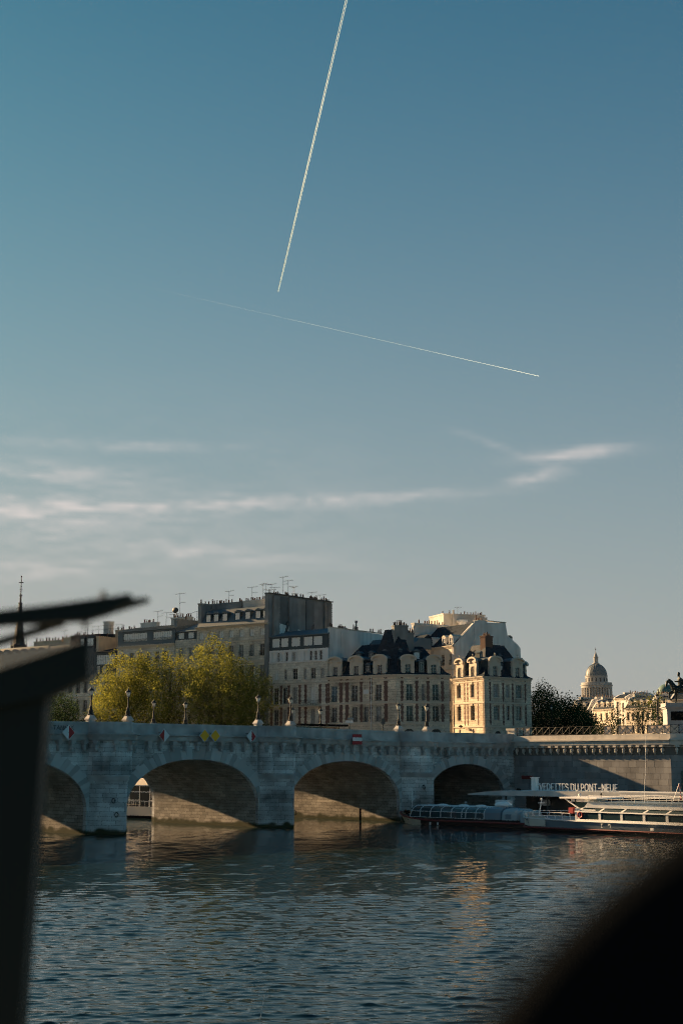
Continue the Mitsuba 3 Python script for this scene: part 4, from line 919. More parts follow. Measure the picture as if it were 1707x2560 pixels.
mat('m_far_stone', (.34, .335, .32), .9)
make_dome()


# ------------------------------------------------------------------ sunlit houses on the far bank
def bank_house(name, label, px0, y0, wid, eave, ridge, ang=-50, rows=4, cols=4, m='m_cream', roof='m_slate', dorm=3, chim=True, big=False, depth=11):
    K = thing(name, label, 'house', None); f = Frame((px0, y0, 0), ang)
    zs = [eave - 3.1 - 3.4 * i for i in range(rows)]; us = [wid * (i + .5) / cols - .5 for i in range(cols)]
    H = [(u, z, 1.0, 2.1) for u in us for z in zs]
    if big: H = [h for h in H if h[1] < eave - 9] + [(wid * .15, eave - 4.6, wid * .42, 3.9), (wid * .15, eave - 8.9, wid * .42, 3.7), (wid * .7, eave - 3.6, 1.0, 2.4), (wid * .7, eave - 7.8, 1.0, 2.4)]
    wall(K, f, 0, wid, 9.8, eave, H, m)
    for a, b, c, d in H: window(K, f, a, b, c, d, 2, 2, v=.25, sill=c < 2)
    cornice(K, f, 0, wid, eave, 'm_stone_trim', .5); band(K, f, 0, wid, eave - 7.2, .25, .12, 'm_stone_trim')
    put(K + '__roof', M().prism([(-.1, eave + .1), (1.8, eave + (ridge - eave) * .75), (depth * .5, ridge), (depth, eave + .1)], 'u', 0, wid), roof, f)
    put(K + '__party_wall', M().prism([(0, 9.8), (depth, 9.8), (depth, eave + 1), (depth * .52, ridge + .6), (1.7, eave + (ridge - eave) * .85), (0, eave + .4)], 'u', -.45, 0), 'm_white_plaster', f)
    put(K + '__party_wall', M().prism([(0, 9.8), (depth, 9.8), (depth, eave + 1), (depth * .52, ridge + .6), (1.7, eave + (ridge - eave) * .85), (0, eave + .4)], 'u', wid, wid + .45), 'm_white_plaster', f)
    put(K + '__body', M().box(.1, wid - .1, .5, depth, 9.8, eave), m, f)
    for i in range(dorm): small_dormer(K, f, wid * (i + .5) / dorm, .4, eave + .5, .95, 1.4, 1.6, 'm_glass', 'm_white', 'm_zinc', m)
    if chim: chimney(K, f, -.5, .3, depth * .3, depth * .75, eave, ridge + .5, rng, 'm_plaster', 6); chimney(K, f, wid - .4, wid + .4, depth * .3, depth * .75, eave, ridge + .3, rng, 'm_plaster', 5)
    return K
bank_house('dark_roofed_bank_house', 'far bank house mostly hidden by the dark trees left of the four window mansard', 66.0, 412, 7, 21.6, 25.2, -60, 3, 3, 'm_plaster', 'm_slate', 2)
bank_house('mansard_bank_house', 'sunlit far bank house with four dormers in a row below the dome', 70.8, 404, 10, 21.6, 24.8, -64, 3, 4, 'm_cream', 'm_slate', 4)
bank_house('white_bank_house', 'white sunlit far bank house with two tall wide studio windows', 74.9, 393, 4.4, 24.2, 25.6, -64, 5, 3, 'm_bright_plaster', 'm_slate', 0, True, True)
bank_house('dormer_bank_house', 'sunlit far bank house with a dark roof of small dormers behind the saplings', 76.4, 386, 9, 21.3, 24.8, -57, 4, 5, 'm_cream', 'm_slate', 4)
bank_house('lamp_bank_house', 'far bank house with dormered slate roof just left of the terrace lamp', 81.4, 378, 6.5, 21.0, 24.6, -54, 4, 4, 'm_cream', 'm_slate', 3)
bank_house('long_bank_house', 'long cream far bank house behind the raised leg of the horse statue', 85.6, 372, 34, 23.0, 25.0, -44, 4, 10, 'm_cream', 'm_slate', 0)
mat('m_bright_plaster', (.68, .63, .56), .85)
K = thing('copper_dome', 'small green copper dome on the roofs behind the horse head', 'dome'); f = Frame((90.2, 398, 0))
put(K + '__drum', M().lathe([(3.0, 22), (3.0, 25.0), (3.3, 25.2), (3.3, 25.5), (2.8, 25.5)], n=20), 'm_cream', f); k = np.linspace(0, math.pi / 2, 9)
put(K + '__cupola', M().lathe([(2.7 * math.cos(t), 25.5 + 3.1 * math.sin(t)) for t in k], n=20), 'm_copper', f, smooth=40)


# ------------------------------------------------------------------ trees
def make_tree(name, label, x, y, crowns, n, leaf, cols, seed, z0=10.0, group=None, trunk=.35, clump=(.75, .75, 1.25), cat='tree', limbs=14, dense=1.0, plume=0, loose=.12):
    """crowns: ellipsoids (dx, dy, z, rx, ry, rz); clumps of leaves through their volume, limbs that reach the clumps"""
    r = np.random.default_rng(seed); K = thing(name, label, cat, group)
    cl = []
    vol = np.array([c[3] * c[4] * c[5] for c in crowns]); vol = vol / vol.sum()
    nc = max(8, int(n / (55 * dense)))
    for _ in range(nc):
        c = crowns[r.choice(len(crowns), p=vol)]
        d = r.normal(size=3); d /= np.linalg.norm(d); q = d * r.random() ** .42
        cl.append(np.array([x + c[0] + q[0] * c[3], y + c[1] + q[1] * c[4], c[2] + q[2] * c[5]]))
    for i in range(plume):                                            # upright shoots on top
        c = crowns[r.choice(len(crowns), p=vol)]; a = r.random() * 6.28; s = r.random() ** .5 * .8
        for t in np.linspace(0, 1, 4): cl.append(np.array([x + c[0] + c[3] * s * math.cos(a), y + c[1] + c[4] * s * math.sin(a), c[2] + c[5] * (math.sqrt(1 - s * s) - .1 + .22 * t)]))
    cl = np.array(cl); size = r.uniform(.55, 1.25, len(cl))
    ids = r.integers(0, len(cl), n); off = r.normal(size=(n, 3)); off /= np.maximum(1, np.linalg.norm(off, axis=1, keepdims=True) / 1.7)
    p = cl[ids] + off * np.array(clump) * size[ids][:, None]
    free = r.random(n) < loose; cc = np.array(crowns)[r.choice(len(crowns), n, p=vol)]; dd = r.normal(size=(n, 3)); dd /= np.linalg.norm(dd, axis=1, keepdims=True); dd *= r.random((n, 1)) ** .36
    p[free] = (np.array([x, y, 0]) + cc[:, :3] + dd * cc[:, 3:6] * 1.02)[free]
    p[:, 2] = np.maximum(p[:, 2], z0 + .3)
    a = r.normal(size=(n, 3)); a[:, 2] -= .3; a /= np.linalg.norm(a, axis=1, keepdims=True); b = np.cross(a, r.normal(size=(n, 3))); b /= np.linalg.norm(b, axis=1, keepdims=True)
    s = leaf * r.uniform(.6, 1.3, (n, 1))
    v = np.stack([p - a * s * .5, p + b * s * .33, p + a * s * .6, p - b * s * .33], 1).reshape(-1, 3)
    f = np.arange(4 * n).reshape(-1, 4)
    t = np.clip(r.random(len(cl))[ids] * .6 + r.random(n) * .4, 0, 1)[:, None]
    col = np.array(cols[0]) * (1 - t) + np.array(cols[1]) * t
    key = num(K + '__crown'); scene[key] = mikit.ply((v, f), 'm_leaf', False, color=np.repeat(col, 4, 0))
    top = max(c[2] for c in crowns); m = M(); fork = np.array([x, y, z0 + (top - z0) * .28])
    m.tube((x, y, z0 - .2), fork, trunk, trunk * .75, 8); put(K + '__trunk', m, 'm_bark')
    m = M(); idx = r.choice(len(cl), min(len(cl), limbs * 3), replace=False); mains = cl[idx[:limbs]]
    for q in mains:
        k = fork + (q - fork) * .5 + np.array([0, 0, (q[2] - fork[2]) * .12]); m.tube(fork - [0, 0, .3 * r.random()], k, trunk * .45, trunk * .25, 6).tube(k, q, trunk * .25, trunk * .07, 5)
    for q in cl[idx[limbs:]]:
        w = mains[np.argmin(np.linalg.norm(mains - q, axis=1))]; k = fork + (w - fork) * .6; m.tube(k, q, trunk * .16, trunk * .05, 4)
    put(K + '__limbs', m, 'm_bark')
    return K


YG = ((.36, .35, .06), (.06, .085, .025)); GR = ((.29, .29, .055), (.04, .065, .022)); DK = ((.03, .055, .025), (.05, .085, .035))  # DK leaves are darkened, painting in the shade on unlit trees
def qt(u, v): return tuple(QF((u, v, 0))[:2])
def uv3(l): return [(u * .8, -u * .6 + v, z, a, b, c) for u, v, z, a, b, c in l]
x, y = qt(-53.0, -9); make_tree('quay_tree', 'yellow green tree left of the two lit quay trees, behind the first bridge lamps', x, y, uv3([(0, 0, 19.6, 5.6, 4.6, 6.9), (-4.4, 0, 15.5, 3.2, 3.4, 4.6), (4, 0, 19.0, 3.6, 4, 6.6)]), 26000, .27, YG, 21, group='lit trees on the quay', plume=7, clump=(.9, .9, .6), dense=1.8, loose=.3)
x, y = qt(-42.2, -9); make_tree('quay_tree', 'middle lit quay tree with a thin crown that shows the facade behind', x, y, uv3([(0, 0, 19.4, 3.8, 4, 6.6), (-1, 0, 13.4, 3.6, 3.6, 2.8)]), 11000, .27, YG, 22, group='lit trees on the quay', plume=5, clump=(.9, .9, .6), dense=1.8, loose=.3)
x, y = qt(-30.0, -8.5); make_tree('quay_tree', 'tallest rounded lit quay tree, right before the tall flue house', x, y, uv3([(-2.5, 0, 20.4, 5.0, 5.2, 7.4), (4.0, 0, 18.6, 4.8, 5, 6.0), (5.8, 0, 17.5, 4.2, 4.4, 4.6), (-5.4, 0, 20.0, 2.6, 4.4, 7.4), (0, 0, 13.5, 6.0, 4, 3)]), 32000, .27, GR, 23, group='lit trees on the quay', plume=7, clump=(.9, .9, .6), dense=1.8, loose=.3)
x, y = qt(-71.5, -9); make_tree('dark_quay_tree', 'tree with shade painted into its dark green leaves beside the bookstall post above the parapet', x, y, [(0, 0, 15.5, 5.0, 5, 5.4), (5, -3, 13.0, 4, 4, 3)], 12000, .28, DK, 24, group=None)
x, y = qt(-23.9, -6); make_tree('quay_shrub', 'small dark shrub at the foot of the narrow quay house', x, y, [(0, 0, 12, 1.5, 1.3, 1.6)], 900, .28, DK, 25, cat='shrub', limbs=4, trunk=.1)
make_tree('bank_tree', 'dark tree with a ragged top against the side of the sunlit corner house', 36.3, 258, [(0, 0, 15.4, 3.3, 4, 4.4), (-1, 0, 12.5, 3, 3, 2.6)], 15000, .28, DK, 31, group='dark trees right of the corner houses', plume=8)
make_tree('bank_tree', 'broad dark tree in the middle of the dark group left of the dome', 40.8, 264, [(0, 0, 14.4, 5.2, 4.5, 4.3), (2.5, 0, 13.6, 3, 4, 3.6)], 24000, .28, DK, 32, group='dark trees right of the corner houses')
make_tree('bank_tree', 'lowest dark tree of the group, just left of the lit mansard house', 43.3, 256, [(0, 0, 12.4, 2.6, 4, 3.0)], 12000, .28, DK, 33, group='dark trees right of the corner houses')
make_tree('garden_bush', 'small yellow green sunlit bush below the lit mansard house', 43.3, 236, [(0, 0, 12.0, 1.9, 1.6, 1.3)], 1500, .26, YG, 34, cat='bush', limbs=5, trunk=.08)
make_tree('sapling', 'slender sparse sapling farthest from the terrace lamp', 41.2, 214, [(0, 0, 13.4, 1.5, 1.5, 2.2)], 800, .2, GR, 35, group='sparse saplings on the terrace', limbs=8, trunk=.07, clump=(.5, .5, .9))
make_tree('sapling', 'sparse forked sapling in the middle of the lit bank houses', 44.5, 212, [(0, 0, 14.3, 2.4, 2.0, 2.9)], 1500, .21, GR, 36, group='sparse saplings on the terrace', limbs=12, trunk=.1, clump=(.5, .5, .9))
make_tree('sapling', 'sparse sapling right beside the tall terrace lamp', 46.0, 208, [(0, 0, 14.4, 1.9, 1.6, 2.6), (2, 0, 13, 1.4, 1.3, 1.8)], 1400, .21, GR, 37, group='sparse saplings on the terrace', limbs=10, trunk=.09, clump=(.5, .5, .9))
make_tree('garden_bush', 'dark bush between the terrace lamp and the statue pedestal', 45.8, 203, [(0, 0, 11.8, 1.5, 1.3, 1.3)], 1300, .24, DK, 38, cat='bush', limbs=5, trunk=.08)
make_lamp(Frame((41.25, 187.5, 10.0)), 'tall terrace lamp before the lit bank houses, left of the statue', None, 6.1, False, 1.15)
make_lamp(Frame((37.3, 255, 10.0)), 'slim lamp before the dark trees right of the corner houses', None, 7.2, False, 1.2)
one('lamp_mast', M().tube((0, 0, 10), (0, 0, 17.3), .08, .07, 6).ball((0, 0, 17.35), .12, 1), 'm_iron', Frame((45.0, 203.5, 0)), 'thin dark mast rising just right of the tall terrace lamp', 'pole')


# ------------------------------------------------------------------ boats
def hull(L, half, z_deck, z_low, bow=4.0, stern=1.5, n=26):
    """stations along u from the bow; half-breadth and sheer by function"""
    us = np.concatenate([np.linspace(0, bow, n // 2), np.linspace(bow, L, n // 2)[1:]]); v, f = [], []
    for u in us:
        t = min(1, u / bow); b = half * (math.sin(t * math.pi / 2)) ** .8 * (1 - .25 * max(0, (u - L + stern) / stern) ** 2); zd = z_deck(u)
        lo = max(0, u - .0); bl = b * (.55 + .35 * t); uu = u + (1 - t) * 1.0
        v += [(u, -b, zd), (uu, -bl, z_low), (uu, bl, z_low), (u, b, zd)]
    for i in range(len(us) - 1):
        for j in range(4): f.append([4 * i + j, 4 * i + (j + 1) % 4, 4 * i + 4 + (j + 1) % 4, 4 * i + 4 + j])
    e = len(us) - 1; f += [[4 * e, 4 * e + 1, 4 * e + 2, 4 * e + 3]]
    return M().tris(v, f), us


def strake(us, half, bow, zf, h, o, L, stern=1.5):
    m = M(); pts = []
    for u in us:
        t = min(1, u / bow); b = half * (math.sin(t * math.pi / 2)) ** .8 * (1 - .25 * max(0, (u - L + stern) / stern) ** 2); pts.append((u, b + o, zf(u)))
    for a, b in zip(pts[:-1], pts[1:]):
        for s in (-1, 1): m.tube((a[0], s * a[1], a[2]), (b[0], s * b[1], b[2]), h, h, 6)
    return m


def small_boat():
    K = thing('glass_roofed_boat', 'low old tour boat with a white bow, curved glass cabin and red rubbing strip', 'boat'); f = Frame((5.6 + 1.6, 174.8 + 1.6, 0), -45); L = 20.4
    zd = lambda u: .55 + .75 * max(0, 1 - u / 7) ** 1.6
    m, us = hull(L, 2.3, zd, -.4); put(K + '__hull', m, 'm_hull_two', f)
    put(K + '__rubbing_strip', strake(us, 2.3, 4.0, zd, .1, .02, L), 'm_rub_red', f)
    put(K + '__deck_coaming', M().box(3.0, 19.5, -2.05, 2.05, .45, .85), 'm_hull_dark', f)
    put(K + '__cabin_floor', M().box(3.3, 14.5, -1.9, 1.9, .85, .9), 'm_black', f)
    sec = [(-2.0, .85), (-1.95, 1.55), (-1.75, 1.9), (-1.25, 2.12), (0, 2.18), (1.25, 2.12), (1.75, 1.9), (1.95, 1.55), (2.0, .85)]
    ribs = [3.3, 4.9, 6.5, 8.1, 9.7, 11.3, 11.9, 13.4, 14.6]
    for u in ribs:
        put(K + '__cabin_rib', M().path([(u - (.45 if u == 3.3 and z > 1.4 else 0) * 0 + (.35 if u == 3.3 else 0) * (z - .85), v, z) for v, z in sec], .05, 6), 'm_offwhite', f)
    for a, b in zip(ribs[:-1], ribs[1:]):
        g = M()
        for p, q in zip(sec[:-1], sec[1:]): g.tris([(a + .06, *p), (b - .06, *p), (b - .06, *q), (a + .06, *q)], [[0, 1, 2, 3]])
        put(K + '__cabin_glass', g, 'm_cabin_glass', f)
    for z in (1.55, .88):
        put(K + '__cabin_rail', M().tube((3.4, -1.97 - (.03 if z < 1 else 0), z), (14.6, -1.97 - (.03 if z < 1 else 0), z), .035, n=5).tube((3.4, 1.97, z), (14.6, 1.97, z), .035, n=5), 'm_offwhite', f)
    put(K + '__seats', M().box(4, 14, -1.6, -.4, .9, 1.25).box(4, 14, .4, 1.6, .9, 1.25), 'm_hull_blue', f)
    put(K + '__roof', M().prism([(-1.3, 2.14), (1.3, 2.14), (1.2, 2.24), (-1.2, 2.24)], 'u', 3.7, 15.0), 'm_offwhite', f)
    for u in (7.2, 10.4, 13.0): put(K + '__roof_hatch', M().ball((u, -.5, 2.28), (.75, .5, .14), 2), 'm_white', f)
    put(K + '__life_raft', M().ball((15.6, .3, 2.45), (1.2, .6, .35), 2), 'm_white', f); put(K + '__roof_box', M().box(13.9, 15.7, 1.0, 1.9, 2.2, 2.95), 'm_offwhite', f)
    put(K + '__stern_cabin', M().prism([(-2, .85), (-1.95, 1.6), (-1.7, 2.0), (-1.2, 2.2), (1.2, 2.2), (1.7, 2.0), (1.95, 1.6), (2, .85)], 'u', 14.7, 17.0), 'm_hull_blue', f)
    def rnd(u0, u1, w, z0, z1, key, mt):
        st = [(u0, .9), (u0 + .25, 1), (u1 - .5, 1), (u1 - .15, .92), (u1, .75)]; k = np.linspace(0, math.pi, 11); v = []
        for u, q in st: v += [(u, w * q * math.copysign(abs(math.cos(t)) ** .45, math.cos(t)), z0 + (z1 - z0) * (.25 + .75 * q) * math.sin(t) ** .5) for t in k]
        n = len(k); fc = [[a * n + i, a * n + i + 1, (a + 1) * n + i + 1, (a + 1) * n + i] for a in range(4) for i in range(n - 1)]
        g = M().tris(v, fc)
        for e in (0, 4): g.tris(v[e * n:(e + 1) * n] + [(st[e][0], 0, z0)], [[i, i + 1, n] for i in range(n - 1)])
        put(K + key, g, mt, f)
    rnd(17.0, 19.3, 2.0, .6, 2.1, '__stern_cover', 'm_tarp_pale'); rnd(19.4, 20.3, 1.75, .6, 1.95, '__stern_cover', 'm_tarp_pale'); put(K + '__louvre', M().box(17.7, 18.5, -2.02, -1.9, 1.0, 1.5), 'm_hull_blue', f)
    put(K + '__mast', M().tube((1.9, 0, 1.0), (1.9, 0, 3.7), .06, .04).tube((1.9, -.55, 2.85), (1.9, .55, 2.85), .035).tube((1.9, 0, 3.7), (1.9, 0, 4.1), .02), 'm_white', f)
    put(K + '__roof_light', M().tube((9.6, .8, 2.2), (9.6, .8, 2.65), .03).tube((9.4, .8, 2.62), (9.8, .8, 2.62), .05), 'm_offwhite', f)
    put(K + '__anchor_winch', M().box(.8, 1.3, -.3, .3, 1.15, 1.5).ball((.6, .2, 1.4), .2, 1), 'm_black', f)
    put(K + '__fender', M().tube((6.8, -2.35, .35), (6.8, -2.35, .05), .09), 'm_offwhite', f); put(K + '__fender', M().tube((8.0, -2.37, .35), (8.0, -2.37, .05), .09), 'm_offwhite', f)
mat('m_hull_two', {'type': 'mesh_attribute', 'name': 'x'} if False else (.44, .38, .30), .5)
mat('m_cabin_glass', (.02, .04, .05), .05, specular=.6); mat('m_tarp_pale', (.30, .36, .38), .6)
def hull_paint(p, n, uv):
    return dr.select((uv.x < 5.2) & (uv.y > -.05), mi.Color3f(.46, .40, .31), mi.Color3f(.02, .014, .014)) * (.75 + .5 * fbm(uv.x * 1.5, uv.y * 4, 0, 3))
mat('m_hull_two', proc(hull_paint), .5)
small_boat()


def big_boat():
    K = thing('double_deck_boat', 'large white and blue tour boat with an upper deck railing at the right edge', 'boat'); f = Frame((20.6, 161.0, 0), -49); L = 42
    z1 = lambda u: 1.15 + .25 * max(0, 1 - u / 9)
    m, us = hull(L, 3.0, z1, .35, 3.0); put(K + '__hull', m, 'm_hull_blue', f)
    m, _ = hull(L, 2.9, lambda u: .36, -.5, 3.0); put(K + '__lower_hull', m, 'm_hull_dark', f)
    put(K + '__rubbing_strip', strake(us, 3.0, 3.0, lambda u: .36, .09, .03, L), 'm_rub_red', f)
    put(K + '__gunwale', strake(us, 3.0, 3.0, z1, .07, .03, L), 'm_offwhite', f)
    for i, u in enumerate((.5, 2.9)):
        t = min(1, u / 3.0); b = 3 * math.sin(t * math.pi / 2) ** .8
        put(K + '__bulwark', M().hexa([(u, -b - .05, .5), (u + 2.3, -3.06, .5), (u + 2.3, -3.0, .5), (u, -b, .5)], [(u, -b - .05, 1.62), (u + 2.3, -3.06, 1.5), (u + 2.3, -3.0, 1.5), (u, -b, 1.62)]), 'm_hull_white', f)
    m = M(); P = [(u, -3.0 * min(1, math.sin(min(1, u / 3.0) * math.pi / 2) ** .8), 1.95) for u in np.linspace(.3, 8.6, 9)]
    m.path(P, .035, 5).path([(a, -b, c) for a, b, c in P], .035, 5)
    for a, b, c in P: m.tube((a, b, c), (a, b, 1.2), .025, .025, 4).tube((a, -b, c), (a, -b, 1.2), .025, .025, 4)
    put(K + '__bow_rail', m, 'm_white', f)
    put(K + '__deck', M().box(2.5, L - 1, -2.8, 2.8, 1.0, 1.1), 'm_asphalt', f)
    put(K + '__bow_mast', M().tube((1.6, 0, 1.1), (2.1, 0, 3.2), .08, .05).ball((2.1, 0, 3.25), .13, 1).box(1.9, 2.2, -.4, .4, 2.8, 2.88), 'm_white', f)
    # glazed saloon
    put(K + '__saloon_floor', M().box(9.4, L - 2, -2.7, 2.7, 1.1, 1.16), 'm_black', f)
    put(K + '__sill', M().box(9.4, L - 2, -2.9, -2.7, 1.1, 1.4).box(9.4, L - 2, 2.7, 2.9, 1.1, 1.4), 'm_white', f)
    put(K + '__window_rail', M().box(9.2, L - 2, -2.98, -2.78, 2.1, 2.22), 'm_white', f)
    for u in (9.5, 12.3, 15.1, 17.9, 20.7, 23.5, 26.3, 29.1): put(K + '__window_post', M().box(u, u + .3, -2.9, -2.72, 1.4, 2.1).hexa([(u, -2.9, 2.22), (u + .3, -2.9, 2.22), (u + .3, -2.72, 2.22), (u, -2.72, 2.22)], [(u + .25, -2.35, 2.55), (u + .5, -2.35, 2.55), (u + .5, -2.2, 2.55), (u + .25, -2.2, 2.55)]), 'm_offwhite', f)
    for u in (9.8, 12.6, 15.4, 18.2, 21.0, 23.8, 26.6):
        put(K + '__window_pane', M().box(u, u + 2.5, -2.84, -2.82, 1.4, 2.1), 'm_cabin_glass', f)
        put(K + '__roof_pane', M().hexa([(u, -2.84, 2.22), (u + 2.5, -2.84, 2.22), (u + 2.5, -2.82, 2.22), (u, -2.82, 2.22)], [(u + .2, -2.3, 2.54), (u + 2.65, -2.3, 2.54), (u + 2.65, -2.28, 2.54), (u + .2, -2.28, 2.54)]), 'm_cabin_glass', f)
    put(K + '__front_wall', M().box(9.2, 9.4, -2.9, 2.9, 1.1, 2.5).box(9.4, 11.8, -2.75, -2.72, 1.2, 2.4), 'm_offwhite', f)
    put(K + '__upper_side', M().hexa([(10.0, -2.45, 2.55), (L - 2, -2.45, 2.55), (L - 2, 2.45, 2.55), (10.0, 2.45, 2.55)], [(10.7, -2.6, 3.12), (L - 2, -2.6, 3.12), (L - 2, 2.6, 3.12), (10.7, 2.6, 3.12)]), 'm_white', f)
    put(K + '__upper_deck', M().box(10.6, L - 2, -2.7, 2.7, 3.12, 3.2), 'm_hull_blue', f)
    m = M()
    for s in (-1, 1):
        m.tube((10.8, 2.6 * s, 3.78), (L - 2, 2.6 * s, 3.78), .035, n=5).tube((10.8, 2.6 * s, 3.5), (L - 2, 2.6 * s, 3.5), .025, n=5)
        for u in np.arange(10.8, L - 2, 1.5): m.tube((u, 2.6 * s, 3.2), (u, 2.6 * s, 3.78), .025, n=4)
    put(K + '__upper_rail', m, 'm_white', f)
    put(K + '__wheelhouse_roof', M().box(6.6, 11.6, -2.3, 2.3, 3.45, 3.6).box(7.6, 10.0, -1.6, 1.6, 3.1, 3.45), 'm_white', f)
    for s in (-1, 1): put(K + '__roof_strut', M().tube((7.0, 1.9 * s, 3.45), (9.2, 1.9 * s, 2.3), .09), 'm_white', f)
    put(K + '__wheelhouse_pane', M().box(8.3, 8.33, -1.8, 1.8, 2.5, 3.44), 'm_cabin_glass', f)
    put(K + '__search_light', M().ball((8.0, -.6, 3.8), .18, 2).tube((8.0, -.6, 3.6), (8.0, -.6, 3.8), .06), 'm_offwhite', f); put(K + '__horn', M().tube((10.4, 0, 3.6), (10.4, 0, 3.9), .04).ball((10.4, 0, 3.92), .1, 1), 'm_black', f)
    put(K + '__red_box', M().box(8.4, 9.0, -2.99, -2.6, 1.95, 2.55), 'm_red', f)
    k = np.linspace(0, 2 * math.pi, 13); put(K + '__lifebuoy', M().path([(9.9 + .3 * math.cos(a), -2.93, 1.85 + .3 * math.sin(a)) for a in k], .07, 6), 'm_red', f)
    put(K + '__hull_hook', M().path([(12.9, -3.06, .62), (12.75, -3.06, .62), (12.75, -3.06, .98), (12.95, -3.06, .98)], .03, 5), 'm_white', f); put(K + '__hull_hook', M().path([(13.9, -3.06, .62), (13.9, -3.06, .98), (13.7, -3.06, .98), (13.7, -3.06, .84)], .03, 5), 'm_white', f)
    put(K + '__cleat', M().box(19.0, 19.4, -3.2, -3.02, .55, .8), 'm_white', f)
    put(K + '__aerial', M().tube((16.9, -1.2, 3.2), (15.6, 1.2, 10.2), .02, .012, 5), 'm_white', f)
    F = thing('flag', 'white and pink flag hanging from a short slanted staff above the large boat', 'flag'); g = f.at(18.4, 1.5, 3.25)
    put(F + '__staff', M().tube((0, 0, 0), (.9, 0, 1.9), .03), 'm_white', g)
    m = M(); v = [(.9 + .02 * math.sin(3 * j) + .35 * i / 6 * (j / 8), .09 * math.sin(i * 1.6 + j * .3), 1.85 - 1.55 * j / 8 - .1 * i / 6) for j in range(9) for i in range(7)]
    fq = [[j * 7 + i, j * 7 + i + 1, j * 7 + i + 8, j * 7 + i + 7] for j in range(8) for i in range(6)]; put(F + '__cloth', m.tris(v, fq), 'm_flag', g)
mat('m_flag', proc(lambda p, n, uv: mix(mi.Color3f(.7, .66, .62), mi.Color3f(.6, .2, .18), smoothstep(.5, .56, noise(uv.x * 5, uv.y * 5)))), .8)
big_boat()


def far_boat():
    K = thing('far_cream_boat', 'large cream topped boat seen through the second arch', 'boat'); f = Frame((-37.0, 201.5, 0), -37)
    m, us = hull(34, 3.4, lambda u: 1.5, -.4, 4); put(K + '__hull', m, 'm_hull_white', f)
    put(K + '__lower_hull', M().box(1.0, 33, -3.44, 3.3, -.4, .35), 'm_black', f)
    put(K + '__open_deck', M().box(3, 33, -2.6, 3, 1.5, 1.6), 'm_asphalt', f)
    for u in np.arange(4, 32, 1.9): put(K + '__post', M().tube((u, -2.9, 1.5), (u, -2.9, 4.2), .06), 'm_offwhite', f)
    put(K + '__upper_frame', M().box(3, 33, -3.0, -2.9, 3.35, 3.45).box(3, 33, -3.0, -2.9, 4.15, 4.3), 'm_offwhite', f)
    put(K + '__back_wall', M().box(3, 33, 2.0, 2.2, 1.6, 4.2), 'm_frame_dark', f)
    put(K + '__roof', M().hexa([(2.5, -3.1, 4.3), (33.5, -3.1, 4.3), (33.5, 3.1, 4.3), (2.5, 3.1, 4.3)], [(3, -2.4, 5.1), (33, -2.4, 5.1), (33, 2.4, 5.1), (3, 2.4, 5.1)]), 'm_cream', f)
    m = M().box(1.5, 33, -3.3, -3.25, 2.2, 2.26)
    for u in np.arange(1.5, 33, .8): m.box(u, u + .04, -3.3, -3.26, 1.5, 2.2)
    put(K + '__rail', m, 'm_offwhite', f)
    for i, u in enumerate((9, 12.2, 16)): put(K + '__table', M().box(u, u + 1, -1.8, -.8, 2.25, 2.32).tube((u + .5, -1.3, 1.6), (u + .5, -1.3, 2.25), .06), 'm_white', f)
far_boat()


# ------------------------------------------------------------------ landing stage
def landing_stage():
    K = thing('landing_stage', 'floating landing stage with a long white canopy and big white letters', 'landing stage'); f = Frame((15.2, 174.6, 0), -44)
    put(K + '__pontoon', M().box(1.5, 45, .6, 6.5, -.6, .7), 'm_hull_dark', f)
    put(K + '__canopy', M().prism([(0, 3.36), (46, 3.36), (46, 3.95), (9, 3.98), (5, 3.93), (2.2, 3.74), (0, 3.5)], 'v', 0, 6.8), 'm_canopy', f)
    for u in (5, 11, 17, 23, 29, 35, 41): put(K + '__column', M().tube((u, 1.0, .7), (u, 1.0, 3.42), .1), 'm_frame_dark', f)
    put(K + '__back_wall', M().box(4.5, 45, 5.6, 5.8, .7, 3.4), 'm_frame_dark', f); put(K + '__kiosk', M().box(9, 12.5, 3.6, 5.6, .7, 3.0), 'm_frame_dark', f); put(K + '__kiosk', M().box(17, 21, 3.6, 5.6, .7, 3.0), 'm_frame_dark', f)
    put(K + '__air_unit', M().box(8.6, 9.5, 3.2, 3.6, 2.2, 2.9), 'm_offwhite', f)
    put(K + '__chimney_box', M().box(8.5, 9.05, 1.3, 2.0, 3.95, 5.45).box(8.4, 9.15, 1.2, 2.1, 5.45, 5.52), 'm_white', f)
    put(K + '__vent', M().ball((6.1, 2, 4.0), (.3, .3, .2), 1), 'm_black', f); put(K + '__vent', M().box(29.2, 30.4, 2, 2.6, 3.95, 4.4), 'm_offwhite', f)
    t = meshkit.text_mesh('VEDETTES DU PONT-NEUF', .84, .1, bold=False); x = np.array(t.vertices); x[:, 0] *= 10.7 / x[:, 0].max()
    s = put(K + '__sign_letters', M().tris(np.stack([x[:, 0] + 9.6, 1.4 - x[:, 2], x[:, 1] + 4.0], 1), t.faces), 'm_letters', f)
    labels[s] = {'label': 'white capital letters reading VEDETTES DU PONT-NEUF standing on the canopy'}
    m = M().box(9.5, 20.4, 1.46, 1.5, 4.0, 4.05)
    for u in np.arange(9.7, 20.4, 1.1): m.tube((u, 1.45, 3.95), (u, 1.45, 4.3), .02, n=4)
    put(K + '__sign_frame', m, 'm_offwhite', f)
    put(K + '__wall_notice', M().box(0, 1.8, -.06, 0, 5.0, 5.45), 'm_rub_red', Frame(WA((1.3, -.05, 0)), -46))
mat('m_canopy', plaster((.50, .51, .50), .2, .9), .6); mat('m_letters', (.80, .80, .79), .6)
landing_stage()
